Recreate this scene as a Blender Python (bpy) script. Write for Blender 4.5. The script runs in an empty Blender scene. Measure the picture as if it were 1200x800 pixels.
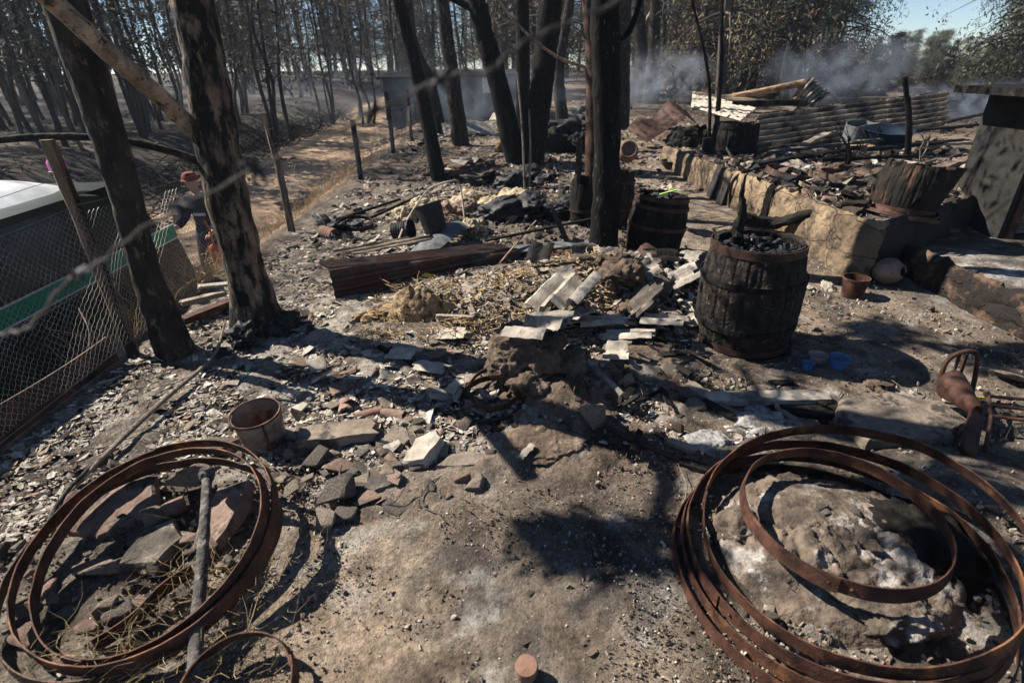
import bpy, bmesh, math, random
import numpy as np
from mathutils import Vector, Matrix, Euler
R = math.radians
random.seed(7); rng = np.random.default_rng(7)
scene = bpy.context.scene
COL = scene.collection

# ------------------------------------------------------------ camera
F, PITCH, ROLL, HC = 620.0, R(27.3), R(1.5), 1.7
cp, sp, cr, sr = math.cos(PITCH), math.sin(PITCH), math.cos(ROLL), math.sin(ROLL)
cam_d = bpy.data.cameras.new('camera'); cam = bpy.data.objects.new('camera', cam_d); COL.objects.link(cam)
right = Vector((cr, -sr*sp, -sr*cp)); up = Vector((sr, cr*sp, cr*cp)); fwd = Vector((0, cp, -sp))
mw = Matrix.Identity(4)
for i in range(3): mw[i][0], mw[i][1], mw[i][2] = right[i], up[i], -fwd[i]
mw[2][3] = HC
cam.matrix_world = mw
cam_d.sensor_width = 36; cam_d.lens = F/1200*36; cam_d.clip_start = .02; cam_d.clip_end = 2000
cam_d.dof.use_dof = True; cam_d.dof.focus_distance = 3.4; cam_d.dof.aperture_fstop = 2.8
scene.camera = cam

# ------------------------------------------------------------ sky, sun, exposure
SUN_EL = R(42); SUN_H = Vector((-.925, .38)).normalized()
world = bpy.data.worlds.new("World"); scene.world = world; world.use_nodes = True
wn = world.node_tree.nodes; bg = wn['Background']; sky = wn.new('ShaderNodeTexSky')
sky.sky_type = 'NISHITA'; sky.sun_disc = False; sky.sun_elevation = SUN_EL
sky.sun_rotation = math.atan2(SUN_H.x, SUN_H.y) % (2*math.pi)
sky.air_density = 1.; sky.dust_density = .1; sky.ozone_density = 2.2; sky.altitude = 2500
world.node_tree.links.new(sky.outputs[0], bg.inputs[0]); bg.inputs[1].default_value = .05
sd = bpy.data.lights.new('sun', 'SUN'); sd.energy = 5; sd.angle = R(.5); sd.color = (1, .93, .83)
sun = bpy.data.objects.new('sun', sd); COL.objects.link(sun)
SUNV = Vector((SUN_H.x*math.cos(SUN_EL), SUN_H.y*math.cos(SUN_EL), math.sin(SUN_EL)))
sun.rotation_euler = SUNV.to_track_quat('Z', 'Y').to_euler(); sun.location = SUNV*50
scene.view_settings.view_transform = 'Standard'; scene.view_settings.look = 'None'
scene.view_settings.exposure = 1.35; scene.view_settings.gamma = 1
scene.cycles.volume_step_rate = 3; scene.cycles.volume_max_steps = 128
scene.cycles.max_bounces = 5; scene.cycles.diffuse_bounces = 2; scene.cycles.transparent_max_bounces = 6

# ------------------------------------------------------------ pixel (of the 1200x800 photo) -> place
def ray(px, py):
    x = px-600; y = 400-py; xr = cr*x+sr*y; yr = -sr*x+cr*y
    return np.array([xr, F*cp+yr*sp, -F*sp+yr*cp])/F
def P(px, py, z=0.):
    d = ray(px, py); p = d*(z-HC)/d[2]; return Vector((p[0], p[1], z))
def atY(px, py, y):
    d = ray(px, py)*1.0; d = d*y/d[1]; return Vector((d[0], d[1], d[2]+HC))

# ------------------------------------------------------------ noise
_perm = rng.permutation(512)
_grad = rng.normal(size=(512, 3)); _grad /= np.linalg.norm(_grad, axis=1)[:, None]
def noise3(p):
    p = np.asarray(p, float); i = np.floor(p).astype(int); f = p-i; u = f*f*f*(f*(f*6-15)+10)
    out = 0
    for dx in (0, 1):
        for dy in (0, 1):
            for dz in (0, 1):
                h = _perm[(_perm[(_perm[(i[..., 0]+dx) & 511]+i[..., 1]+dy) & 511]+i[..., 2]+dz) & 511]
                g = _grad[h]; d = f-np.array([dx, dy, dz])
                w = (u[..., 0] if dx else 1-u[..., 0])*(u[..., 1] if dy else 1-u[..., 1])*(u[..., 2] if dz else 1-u[..., 2])
                out = out+w*(g*d).sum(-1)
    return out
def fbm(p, o=4, lac=2.1, g=.5):
    p = np.asarray(p, float); s = 0; a = 1
    for k in range(o): s = s+a*noise3(p+k*17.3); p = p*lac; a *= g
    return s
def fb2(x, y, sc, o=4, seed=0.): return fbm(np.stack([x*sc, y*sc, np.full_like(x, seed)+.5], -1), o)
def sst(a, b, x): t = np.clip((x-a)/(b-a), 0, 1); return t*t*(3-2*t)
def gau(x, y, cx, cy, sx, sy): return np.exp(-((x-cx)/sx)**2-((y-cy)/sy)**2)

# ------------------------------------------------------------ terrain height
FX = -2.63
def edge_y(x): return 4.3+.6*(x-3.1)
def tz(x, y):
    x = np.asarray(x, float); y = np.asarray(y, float)
    s = -(x-FX)-.12
    dep = .9-.45*sst(6, 14, y)-.25*sst(14, 30, y)
    w = 1.2+.12*np.clip(y-4, 0, 20)*.3
    z = -dep*sst(0, w, s)
    bk = 4.6
    z = z+(dep+.25)*sst(bk, bk+2.6, s)*(1-.0*y)
    z = z+.35*sst(8, 40, s)+1.5*sst(15, 60, y)*(1-sst(.28, .5, x/np.maximum(y, 1)))
    # terrace on the right
    ter = sst(3.0, 3.04, x)*sst(0, .05, y-edge_y(x))*(1-sst(10.2, 11.5, y))
    th = .47-.035*np.clip(y-5, 0, 5)
    low = sst(3.5, 3.54, x)*(1-sst(.0, .05, y-edge_y(x)))*.2
    z = z+ter*th+low
    z = z+.25*sst(10.5, 13, y)*sst(2, 5, x)*0
    # heaps
    z = z+.13*gau(x, y, .33, 2.62, .5, .42)+.3*gau(x, y, .9, 4.05, .6, .42)+.05*gau(x, y, -.3, 4.2, .8, .5)+.2*gau(x, y, .2, 3.8, .8, .32)+.06*gau(x, y, 1.1, 3.3, .4, .4)
    z = z+.15*gau(x, y, 1.22, 1.44, .36, .30)+.16*gau(x, y, 1.95, 1.45, .28, .4)
    z = z+.07*gau(x, y, -1.55, 1.75, .4, .3)+.06*gau(x, y, -.4, 7.2, 1.2, .9)+.15*gau(x, y, .6, 10.6, 1.6, .9)
    return z
def gz(x, y): return float(tz(np.array([x]), np.array([y]))[0])
def PG(px, py):      # pixel to terrain
    z = 0.
    for _ in range(12):
        p = P(px, py, z); z = .5*z+.5*gz(p.x, p.y)
    return Vector((p.x, p.y, gz(p.x, p.y)))
def up_at(p, dz=0): return Vector((p[0], p[1], gz(p[0], p[1])+dz))

# ------------------------------------------------------------ materials
def M(name, c1, c2, scale=8, c3=None, t3=.62, s3=3., rough=.9, metal=0, bump=.4, bscale=45, island=0, orand=0, stretch=(1, 1, 1), spec=.25, detail=6):
    m = bpy.data.materials.new(name); m.use_nodes = True; nt = m.node_tree; N = nt.nodes; L = nt.links
    b = N['Principled BSDF']; b.inputs['Roughness'].default_value = rough; b.inputs['Metallic'].default_value = metal
    b.inputs['Specular IOR Level'].default_value = spec
    tc = N.new('ShaderNodeTexCoord'); mp = N.new('ShaderNodeMapping'); mp.inputs['Scale'].default_value = stretch
    L.new(tc.outputs['Object'], mp.inputs[0])
    n = N.new('ShaderNodeTexNoise'); n.inputs['Scale'].default_value = scale; n.inputs['Detail'].default_value = detail; n.inputs['Roughness'].default_value = .65
    L.new(mp.outputs[0], n.inputs['Vector'])
    r = N.new('ShaderNodeValToRGB'); r.color_ramp.elements[0].position = .36; r.color_ramp.elements[1].position = .64
    r.color_ramp.elements[0].color = (*c1, 1); r.color_ramp.elements[1].color = (*c2, 1)
    L.new(n.outputs['Fac'], r.inputs[0]); col = r.outputs[0]
    if c3:
        n3 = N.new('ShaderNodeTexNoise'); n3.inputs['Scale'].default_value = s3; n3.inputs['Detail'].default_value = 8; n3.inputs['Roughness'].default_value = .7
        L.new(mp.outputs[0], n3.inputs['Vector'])
        r3 = N.new('ShaderNodeValToRGB'); r3.color_ramp.elements[0].position = t3-.06; r3.color_ramp.elements[1].position = t3+.04
        L.new(n3.outputs['Fac'], r3.inputs[0])
        mx = N.new('ShaderNodeMix'); mx.data_type = 'RGBA'; L.new(r3.outputs[0], mx.inputs['Factor'])
        L.new(col, mx.inputs['A']); mx.inputs['B'].default_value = (*c3, 1); col = mx.outputs['Result']
    for amt, src in ((island, 'i'), (orand, 'o')):
        if amt:
            q = N.new('ShaderNodeNewGeometry').outputs['Random Per Island'] if src == 'i' else N.new('ShaderNodeObjectInfo').outputs['Random']
            mr = N.new('ShaderNodeMapRange'); mr.inputs['To Min'].default_value = 1-amt; mr.inputs['To Max'].default_value = 1+amt
            L.new(q, mr.inputs[0]); hs = N.new('ShaderNodeHueSaturation'); L.new(mr.outputs[0], hs.inputs['Value']); L.new(col, hs.inputs['Color']); col = hs.outputs[0]
    L.new(col, b.inputs['Base Color'])
    if bump:
        nb = N.new('ShaderNodeTexNoise'); nb.inputs['Scale'].default_value = bscale; nb.inputs['Detail'].default_value = 5; L.new(mp.outputs[0], nb.inputs['Vector'])
        bp = N.new('ShaderNodeBump'); bp.inputs['Strength'].default_value = bump; bp.inputs['Distance'].default_value = .3/bscale*2
        L.new(nb.outputs['Fac'], bp.inputs['Height']); L.new(bp.outputs[0], b.inputs['Normal'])
    return m
m_char = M('charred_wood', (.004, .0035, .0035), (.018, .016, .014), 14, c3=(.075, .065, .055), t3=.67, s3=9, rough=.8, spec=.12, bump=.9, bscale=50, stretch=(1, 1, .35))
m_coal = M('charcoal', (.004, .004, .0045), (.02, .02, .021), 20, c3=(.16, .155, .15), t3=.66, s3=16, rough=.6, bump=.8, orand=.3)
m_rust = M('rusted_iron', (.02, .012, .01), (.11, .05, .034), 11, c3=(.2, .095, .045), t3=.6, s3=6, rough=.72, metal=.35, bump=.35, bscale=90)
m_rust2 = M('dark_rusted_iron', (.022, .015, .013), (.085, .045, .032), 8, c3=(.17, .1, .075), t3=.62, s3=5, rough=.65, metal=.4, bump=.35, bscale=80)
m_rustgrey = M('scorched_grey_tin', (.12, .085, .07), (.25, .21, .19), 12, c3=(.1, .045, .025), t3=.56, s3=7, rough=.6, metal=.3, bump=.25)
m_bark = M('burnt_bark', (.008, .0065, .0055), (.036, .028, .022), 12, c3=(.14, .095, .065), t3=.62, s3=16, rough=.95, bump=1.0, bscale=34, stretch=(1, 1, .4))
m_barkL = M('scorched_bark', (.05, .037, .028), (.2, .145, .1), 14, c3=(.008, .007, .006), t3=.5, s3=11, rough=.95, bump=1.0, bscale=34, stretch=(1, 1, .4))
m_barkB = M('black_bark', (.004, .004, .004), (.013, .012, .011), 10, c3=(.12, .11, .1), t3=.66, s3=30, rough=.9, spec=.1, bump=1.0, bscale=32, stretch=(1, 1, .4))
m_barkF = M('distant_bark', (.02, .017, .014), (.085, .07, .055), 3, c3=(.16, .12, .09), t3=.62, s3=2, rough=.95, bump=.6, bscale=12, orand=.45, stretch=(1, 1, .2))
m_leaf = M('scorched_leaves', (.045, .04, .026), (.125, .105, .07), .8, c3=(.19, .13, .075), t3=.58, s3=1.2, rough=.75, bump=0, island=.55, orand=.2, detail=2)
m_leafG = M('grey_olive_leaves', (.05, .055, .035), (.13, .13, .09), .6, c3=(.13, .13, .05), t3=.6, s3=.5, rough=.7, bump=0, island=.5, orand=.15, detail=2)
m_stone = M('soiled_stone', (.12, .096, .074), (.26, .213, .168), 9, c3=(.05, .043, .038), t3=.58, s3=8, rough=.95, bump=.6, bscale=60, orand=.25)
m_stoneR = M('reddish_stone', (.13, .085, .065), (.26, .185, .145), 8, c3=(.06, .045, .04), t3=.6, s3=7, rough=.95, bump=.6, bscale=60, orand=.2)
m_stoneD = M('sooty_stone', (.038, .033, .028), (.11, .092, .075), 9, c3=(.2, .17, .14), t3=.62, s3=9, rough=.95, bump=.6, bscale=60, orand=.25)
m_mud = M('dried_mud', (.045, .032, .024), (.125, .088, .062), 12, c3=(.19, .145, .105), t3=.62, s3=10, rough=1, bump=1, bscale=40)
m_ashrock = M('ashy_mud', (.1, .085, .07), (.24, .2, .165), 8, c3=(.34, .325, .305), t3=.58, s3=6, rough=1, bump=1, bscale=45)
m_ashmud = M('ash_dusted_mud', (.04, .031, .025), (.155, .12, .09), 9, c3=(.31, .29, .265), t3=.59, s3=6, rough=1, bump=1, bscale=45)
m_ash = M('white_ash', (.12, .115, .11), (.34, .33, .315), 20, c3=(.08, .075, .07), t3=.6, s3=14, rough=1, bump=.8, bscale=60)
m_clay = M('terracotta', (.14, .075, .052), (.27, .16, .115), 8, c3=(.1, .07, .06), t3=.58, s3=7, rough=.9, bump=.3, bscale=60)
m_fibre = M('fibre_cement', (.15, .135, .115), (.34, .3, .25), 9, c3=(.08, .075, .07), t3=.55, s3=5, rough=.95, bump=.35, bscale=50, orand=.15)
m_fibreW = M('pale_fibre_cement', (.23, .2, .16), (.42, .375, .31), 9, c3=(.2, .18, .16), t3=.6, s3=6, rough=.95, bump=.3)
m_wood = M('weathered_wood', (.16, .125, .095), (.3, .245, .19), 8, c3=(.06, .05, .045), t3=.6, s3=6, rough=.9, bump=.5, bscale=30, stretch=(1, 1, 1), orand=.2)
m_woodpost = M('post_wood', (.09, .06, .04), (.24, .165, .105), 16, c3=(.015, .013, .012), t3=.5, s3=9, rough=.9, bump=.6, bscale=40, stretch=(1, 1, .12))
m_woodlog = M('beam_wood', (.16, .1, .06), (.34, .23, .14), 5, c3=(.05, .035, .025), t3=.58, s3=6, rough=.9, bump=.5)
m_zinc = M('scorched_zinc', (.09, .065, .046), (.44, .34, .24), 2.2, c3=(.035, .028, .022), t3=.54, s3=1.3, rough=.55, metal=.1, bump=.2, bscale=20)
m_zincR = M('scorched_red_zinc', (.014, .012, .011), (.12, .1, .085), 4, c3=(.06, .028, .019), t3=.5, s3=3.5, rough=.5, metal=.4, bump=.2)
m_greymetal = M('burnt_grey_plastic', (.05, .053, .055), (.13, .135, .14), 12, c3=(.25, .25, .25), t3=.66, s3=10, rough=.55, bump=.2)
m_black = M('soot_black', (.008, .008, .009), (.025, .025, .027), 15, rough=.6, bump=.5)
m_straw = M('yellow_straw', (.17, .11, .06), (.36, .26, .145), 25, c3=(.06, .04, .025), t3=.54, s3=12, rough=1, bump=1, bscale=55)
m_foam = M('yellowed_foam', (.2, .15, .09), (.46, .39, .27), 14, c3=(.1, .07, .045), t3=.56, s3=9, rough=1, bump=1, bscale=40)
m_wall = M('cracked_earth_wall', (.1, .072, .046), (.21, .155, .1), 3, c3=(.05, .038, .028), t3=.56, s3=2.6, rough=1, bump=.9, bscale=14)
m_brick = M('sooty_brick', (.03, .02, .014), (.13, .08, .05), 6, c3=(.014, .011, .01), t3=.48, s3=5, rough=1, bump=.8, bscale=30)
m_galv = M('galvanised_wire', (.14, .13, .12), (.36, .34, .31), 6, rough=.45, metal=.4, bump=0)
m_wire = M('burnt_barbed_wire', (.025, .022, .02), (.1, .09, .08), 20, rough=.7, metal=.3, bump=.2)
m_white = M('white_paint', (.36, .38, .38), (.6, .62, .62), 3, rough=.35, bump=0)
m_vgreen = M('green_paint', (.0, .17, .09), (.005, .22, .12), 3, rough=.45, bump=0)
m_vdark = M('dark_green_paint', (.006, .012, .01), (.012, .02, .016), 3, rough=.35, bump=0, spec=.3)
m_vglass = M('tinted_glass', (.006, .008, .009), (.012, .014, .015), 3, rough=.12, bump=0, spec=.4)
m_rubber = M('rubber', (.012, .012, .012), (.03, .03, .03), 12, rough=.9, bump=.3)
m_mag = M('magenta_lamp', (.55, .05, .32), (.65, .1, .42), 12, rough=.3, bump=0)
m_navy = M('navy_cloth', (.006, .009, .018), (.016, .022, .038), 20, rough=.9, bump=.4)
m_orange = M('orange_cloth', (.3, .06, .02), (.45, .1, .04), 14, rough=.8, bump=.3)
m_skin = M('skin', (.35, .2, .14), (.4, .24, .17), 10, rough=.6, bump=0)
m_reflect = M('pale_stripe', (.5, .5, .48), (.6, .6, .58), 10, rough=.5, bump=0)
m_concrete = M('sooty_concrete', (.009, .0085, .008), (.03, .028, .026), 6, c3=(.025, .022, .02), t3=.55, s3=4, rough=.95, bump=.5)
m_blueP = M('blue_basin_plastic', (.004, .012, .024), (.006, .018, .04), 5, rough=.85, bump=0)
m_red = M('red_cloth', (.12, .025, .02), (.2, .045, .03), 14, rough=.9, bump=.5)
m_yel = M('yellow_plastic', (.6, .4, .03), (.7, .5, .06), 14, rough=.6, bump=.1)
m_lime = M('lime_plastic', (.25, .5, .08), (.35, .6, .12), 14, rough=.5, bump=.1)
m_shed = M('shed_board', (.01, .01, .011), (.028, .028, .03), 2, rough=.9, bump=.4, bscale=8)
m_flesh = M('peeled_branch', (.13, .095, .065), (.36, .265, .18), 9, c3=(.03, .018, .013), t3=.58, s3=22, rough=.9, bump=.7, bscale=26, stretch=(1, 1, 1))
def add_cells(m, sc, joint=(.03, .024, .018), wd=.035, stretch=(1, 1, 1.6), tone=.35):   # stone or brick courses with dark joints
    nt = m.node_tree; N = nt.nodes; L = nt.links; b = N['Principled BSDF']; src = b.inputs['Base Color'].links[0].from_socket
    tc = N.new('ShaderNodeTexCoord'); mp = N.new('ShaderNodeMapping'); mp.inputs['Scale'].default_value = stretch; L.new(tc.outputs['Object'], mp.inputs[0])
    nz = N.new('ShaderNodeTexNoise'); nz.inputs['Scale'].default_value = 5; L.new(mp.outputs[0], nz.inputs['Vector'])
    ad = N.new('ShaderNodeMix'); ad.data_type = 'RGBA'; ad.inputs['Factor'].default_value = .12; L.new(mp.outputs[0], ad.inputs['A']); L.new(nz.outputs['Color'], ad.inputs['B'])
    v = N.new('ShaderNodeTexVoronoi'); v.feature = 'DISTANCE_TO_EDGE'; v.inputs['Scale'].default_value = sc; L.new(ad.outputs['Result'], v.inputs['Vector'])
    v2 = N.new('ShaderNodeTexVoronoi'); v2.inputs['Scale'].default_value = sc; L.new(ad.outputs['Result'], v2.inputs['Vector'])
    sx = N.new('ShaderNodeSeparateColor'); L.new(v2.outputs['Color'], sx.inputs[0]); mr = N.new('ShaderNodeMapRange'); mr.inputs['To Min'].default_value = 1-tone; mr.inputs['To Max'].default_value = 1+tone; L.new(sx.outputs[0], mr.inputs[0])
    hs = N.new('ShaderNodeHueSaturation'); L.new(src, hs.inputs['Color']); L.new(mr.outputs[0], hs.inputs['Value'])
    e = N.new('ShaderNodeMapRange'); e.inputs['From Max'].default_value = wd; L.new(v.outputs['Distance'], e.inputs[0])
    mx = N.new('ShaderNodeMix'); mx.data_type = 'RGBA'; L.new(e.outputs[0], mx.inputs['Factor']); mx.inputs['A'].default_value = (*joint, 1); L.new(hs.outputs[0], mx.inputs['B']); e.inputs['To Min'].default_value = .35; L.new(mx.outputs['Result'], b.inputs['Base Color'])
    bp = N.new('ShaderNodeBump'); bp.inputs['Distance'].default_value = .03; bp.inputs['Strength'].default_value = .9; L.new(e.outputs[0], bp.inputs['Height'])
    old = b.inputs['Normal'].links[0].from_socket; L.new(old, bp.inputs['Normal']); L.new(bp.outputs[0], b.inputs['Normal'])
add_cells(m_wall, 2.6, (.1, .074, .05), .018, (1, 1, 1.5), .25)
def clearplastic(name, c):
    m = bpy.data.materials.new(name); m.use_nodes = True; nt = m.node_tree; b = nt.nodes['Principled BSDF']
    nz = nt.nodes.new('ShaderNodeTexNoise'); nz.inputs['Scale'].default_value = 30
    mr = nt.nodes.new('ShaderNodeMapRange'); mr.inputs['To Min'].default_value = .1; mr.inputs['To Max'].default_value = .35
    nt.links.new(nz.outputs['Fac'], mr.inputs[0]); nt.links.new(mr.outputs[0], b.inputs['Roughness'])
    b.inputs['Base Color'].default_value = (*c, 1); b.inputs['Transmission Weight'].default_value = .85; b.inputs['IOR'].default_value = 1.25
    return m
m_cblue = clearplastic('clear_blue_plastic', (.35, .6, .95)); m_cclear = clearplastic('clear_plastic', (.8, .8, .82))

# vertex coloured materials (ground and litter): the colour of each piece is stored on it
def vcol(name, bscale, bump, nscale, dist=.01):
    m = bpy.data.materials.new(name); m.use_nodes = True; nt = m.node_tree; N = nt.nodes; L = nt.links; b = N['Principled BSDF']
    b.inputs['Roughness'].default_value = .97; b.inputs['Specular IOR Level'].default_value = .12
    a = N.new('ShaderNodeAttribute'); a.attribute_name = 'tint'
    tc = N.new('ShaderNodeTexCoord')
    n = N.new('ShaderNodeTexNoise'); n.inputs['Scale'].default_value = nscale; n.inputs['Detail'].default_value = 9; n.inputs['Roughness'].default_value = .75
    L.new(tc.outputs['Object'], n.inputs['Vector'])
    mr = N.new('ShaderNodeMapRange'); mr.inputs['From Min'].default_value = .33; mr.inputs['From Max'].default_value = .67; mr.inputs['To Min'].default_value = .45; mr.inputs['To Max'].default_value = 1.55
    L.new(n.outputs['Fac'], mr.inputs[0])
    hs = N.new('ShaderNodeHueSaturation'); L.new(a.outputs['Color'], hs.inputs['Color']); L.new(mr.outputs[0], hs.inputs['Value']); col = hs.outputs[0]
    if name == 'burnt_soil':   # pale ash specks and dark crumbs of their own
        v = N.new('ShaderNodeTexVoronoi'); v.inputs['Scale'].default_value = 110; v.feature = 'F1'; L.new(tc.outputs['Object'], v.inputs['Vector'])
        rr = N.new('ShaderNodeSeparateColor'); L.new(v.outputs['Color'], rr.inputs[0])
        for thr, c, ch in ((.985, (.28, .26, .23), 0), (.97, (.05, .045, .04), 1)):
            gt = N.new('ShaderNodeMath'); gt.operation = 'GREATER_THAN'; gt.inputs[1].default_value = thr; L.new(rr.outputs[ch], gt.inputs[0])
            lt = N.new('ShaderNodeMath'); lt.operation = 'LESS_THAN'; lt.inputs[1].default_value = .42; L.new(v.outputs['Distance'], lt.inputs[0])
            mu = N.new('ShaderNodeMath'); mu.operation = 'MULTIPLY'; L.new(gt.outputs[0], mu.inputs[0]); L.new(lt.outputs[0], mu.inputs[1])
            mx = N.new('ShaderNodeMix'); mx.data_type = 'RGBA'; L.new(mu.outputs[0], mx.inputs['Factor']); L.new(col, mx.inputs['A']); mx.inputs['B'].default_value = (*c, 1); col = mx.outputs['Result']
    L.new(col, b.inputs['Base Color'])
    nb = N.new('ShaderNodeTexNoise'); nb.inputs['Scale'].default_value = bscale; nb.inputs['Detail'].default_value = 8; nb.inputs['Roughness'].default_value = .7; L.new(tc.outputs['Object'], nb.inputs['Vector'])
    bp = N.new('ShaderNodeBump'); bp.inputs['Strength'].default_value = bump; bp.inputs['Distance'].default_value = dist
    L.new(nb.outputs['Fac'], bp.inputs['Height']); L.new(bp.outputs[0], b.inputs['Normal'])
    return m
m_ground = vcol('burnt_soil', 48, 1., 42, .03); m_chip = vcol('litter_pieces', 60, .5, 40)

# ------------------------------------------------------------ mesh helpers
class MB:
    def __init__(s): s.v = []; s.f = []; s.n = 0; s.c = []
    def add(s, V, Fc, col=None):
        V = np.asarray(V, float).reshape(-1, 3); s.v.append(V); s.f.extend([tuple(int(i)+s.n for i in f) for f in Fc]); s.n += len(V)
        if col is not None: s.c.append(np.broadcast_to(np.asarray(col, float), (len(V), 3)))
        return s
def link(name, me, mat, loc=None, parent=None, rot=None, smooth=True):
    o = bpy.data.objects.new(name, me); COL.objects.link(o)
    if mat and not me.materials: me.materials.append(mat)
    if loc is not None: o.location = loc
    if rot is not None: o.rotation_euler = rot
    if parent: o.parent = parent
    return o
def obj(name, mb, mat, loc=None, parent=None, rot=None, smooth=True, off=None, sharp=True):
    me = bpy.data.meshes.new(name); V = np.concatenate(mb.v)
    if off is not None: V = V-np.array(off)
    me.from_pydata(V.tolist(), [], mb.f); me.update()
    if smooth: me.polygons.foreach_set('use_smooth', [True]*len(me.polygons))
    if mb.c:
        a = me.color_attributes.new('tint', 'FLOAT_COLOR', 'POINT'); C = np.concatenate(mb.c)
        a.data.foreach_set('color', np.c_[C, np.ones(len(C))].ravel())
    if smooth and sharp:
        try: me.set_sharp_from_angle(angle=R(38))
        except Exception: pass
    return link(name, me, mat, loc, parent, rot)
def tag(o, label=None, cat=None, group=None, kind=None):
    if label: o['label'] = label
    if cat: o['category'] = cat
    if group: o['group'] = group
    if kind: o['kind'] = kind
    return o
def empty(name, loc, label, cat, group=None, rz=0):
    o = bpy.data.objects.new(name, None); COL.objects.link(o); o.location = loc; o.rotation_euler = (0, 0, rz); o.empty_display_size = .1
    return tag(o, label, cat, group)
def kids(o): return [c for c in bpy.data.objects if c.parent == o]
def frame(d):
    d = Vector(d).normalized(); a = Vector((0, 0, 1)) if abs(d.z) < .9 else Vector((1, 0, 0)); u = d.cross(a).normalized(); return u, u.cross(d).normalized()
def tube(mb, pts, rad, seg=8, rough=0, rs=6., caps=True, col=None, rib=0):
    pts = [Vector(p) for p in pts]; n = len(pts)
    if not hasattr(rad, '__len__'): rad = [rad]*n
    V = []; u = None
    for i, p in enumerate(pts):
        d = (pts[min(i+1, n-1)]-pts[max(i-1, 0)]).normalized()
        if u is None: u, w = frame(d)
        else: u = (u-d*u.dot(d)).normalized(); w = u.cross(d)
        for k in range(seg):
            a = 2*math.pi*k/seg; V.append(list(p+(u*math.cos(a)+w*math.sin(a))*rad[i]))
    V = np.array(V)
    if rough:
        C = np.repeat(np.array([list(p) for p in pts]), seg, 0); nn = fbm(V*rs+3, 3)
        V = C+(V-C)*(1+rough*nn)[:, None]
    Fc = [(i*seg+k, i*seg+(k+1) % seg, (i+1)*seg+(k+1) % seg, (i+1)*seg+k) for i in range(n-1) for k in range(seg)]
    if caps: Fc += [tuple(range(seg))[::-1], tuple((n-1)*seg+k for k in range(seg))]
    mb.add(V, Fc, col); return mb
def curve(pts, n=24):      # catmull-rom through points
    pts = [Vector(p) for p in pts]; Q = [pts[0]*2-pts[1]]+pts+[pts[-1]*2-pts[-2]]; out = []
    m = len(pts)-1
    for i in range(n+1):
        t = i/n*m; k = min(int(t), m-1); t -= k; a, b, c, d = Q[k:k+4]
        out.append(.5*((2*b)+(c-a)*t+(2*a-5*b+4*c-d)*t*t+(3*b-a-3*c+d)*t**3))
    return out
def box(mb, c, s, rot=None, j=0):
    V = np.array([[x, y, z] for x in (-.5, .5) for y in (-.5, .5) for z in (-.5, .5)])*np.array(s)
    if j: V = V+rng.normal(size=V.shape)*j
    if rot is not None: V = V@np.array(rot.to_matrix() if hasattr(rot, 'to_matrix') else rot).T
    mb.add(V+np.array(c), [(0, 1, 3, 2), (4, 6, 7, 5), (0, 4, 5, 1), (2, 3, 7, 6), (0, 2, 6, 4), (1, 5, 7, 3)]); return mb
def bar(mb, a, b, w, t, n=10, roll=0, rough=.003, sag=0):     # plank from a to b
    a = Vector(a); b = Vector(b); d = (b-a).normalized(); s = d.cross(Vector((0, 0, 1))).normalized(); u = s.cross(d)
    if roll: s, u = s*math.cos(roll)+u*math.sin(roll), u*math.cos(roll)-s*math.sin(roll)
    prof = [(-.5, -.5), (-.17, -.5), (.17, -.5), (.5, -.5), (.5, 0), (.5, .5), (.17, .5), (-.17, .5), (-.5, .5), (-.5, 0)]; V = []
    for i in range(n+1):
        f = i/n; p = a.lerp(b, f)-Vector((0, 0, sag*4*f*(1-f)))
        k = 1-.12*(i in (0, n))*random.random()
        for x, y in prof:
            e = (random.uniform(-1, 1)*w*.35 if i in (0, n) else 0)
            V.append(list(p+s*x*w*k+u*y*t*k+d*e*.6))
    V = np.array(V); V += np.stack([fbm(V*22+q, 2) for q in (0, 40, 80)], -1)*rough
    m = len(prof)
    Fc = [(i*m+k, i*m+(k+1) % m, (i+1)*m+(k+1) % m, (i+1)*m+k) for i in range(n) for k in range(m)]+[tuple(range(m))[::-1], tuple(n*m+k for k in range(m))]
    mb.add(V, Fc); return mb
def sheet(mb, fn, nu, nv, t, closed=False, hole=None):     # fn(u,v)->xyz arrays; a surface with thickness t
    u, v = np.meshgrid(np.linspace(0, 1, nu+1), np.linspace(0, 1, nv+1), indexing='ij')
    A = np.stack(fn(u, v), -1); du = np.gradient(A, axis=0); dv = np.gradient(A, axis=1)
    if closed: du[0] = du[-1] = (A[1]-A[-2])/2
    nrm = np.cross(du, dv); nrm /= np.linalg.norm(nrm, axis=-1)[..., None]+1e-9
    Bk = A-nrm*t
    if closed: A, Bk = A[:-1], Bk[:-1]
    n0 = A.shape[0]; m0 = A.shape[1]; V = np.concatenate([A.reshape(-1, 3), Bk.reshape(-1, 3)]); o = n0*m0
    idx = lambda i, j: (i % n0)*m0+j
    Fc = []; cells = set()
    for i in range(nu):
        for j in range(nv):
            if hole is not None and hole((i+.5)/nu, (j+.5)/nv): continue
            cells.add((i, j))
    for i, j in cells:
        a, b, c, d = idx(i, j), idx(i+1, j), idx(i+1, j+1), idx(i, j+1)
        Fc.append((a, b, c, d)); Fc.append((a+o, d+o, c+o, b+o))
        im, ip = (i-1) % nu if closed else i-1, (i+1) % nu if closed else i+1
        if (im, j) not in cells: Fc.append((a, d, d+o, a+o))
        if (ip, j) not in cells: Fc.append((c, b, b+o, c+o))
        if (i, j-1) not in cells: Fc.append((b, a, a+o, b+o))
        if (i, j+1) not in cells: Fc.append((d, c, c+o, d+o))
    mb.add(V, Fc); return mb
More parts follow.
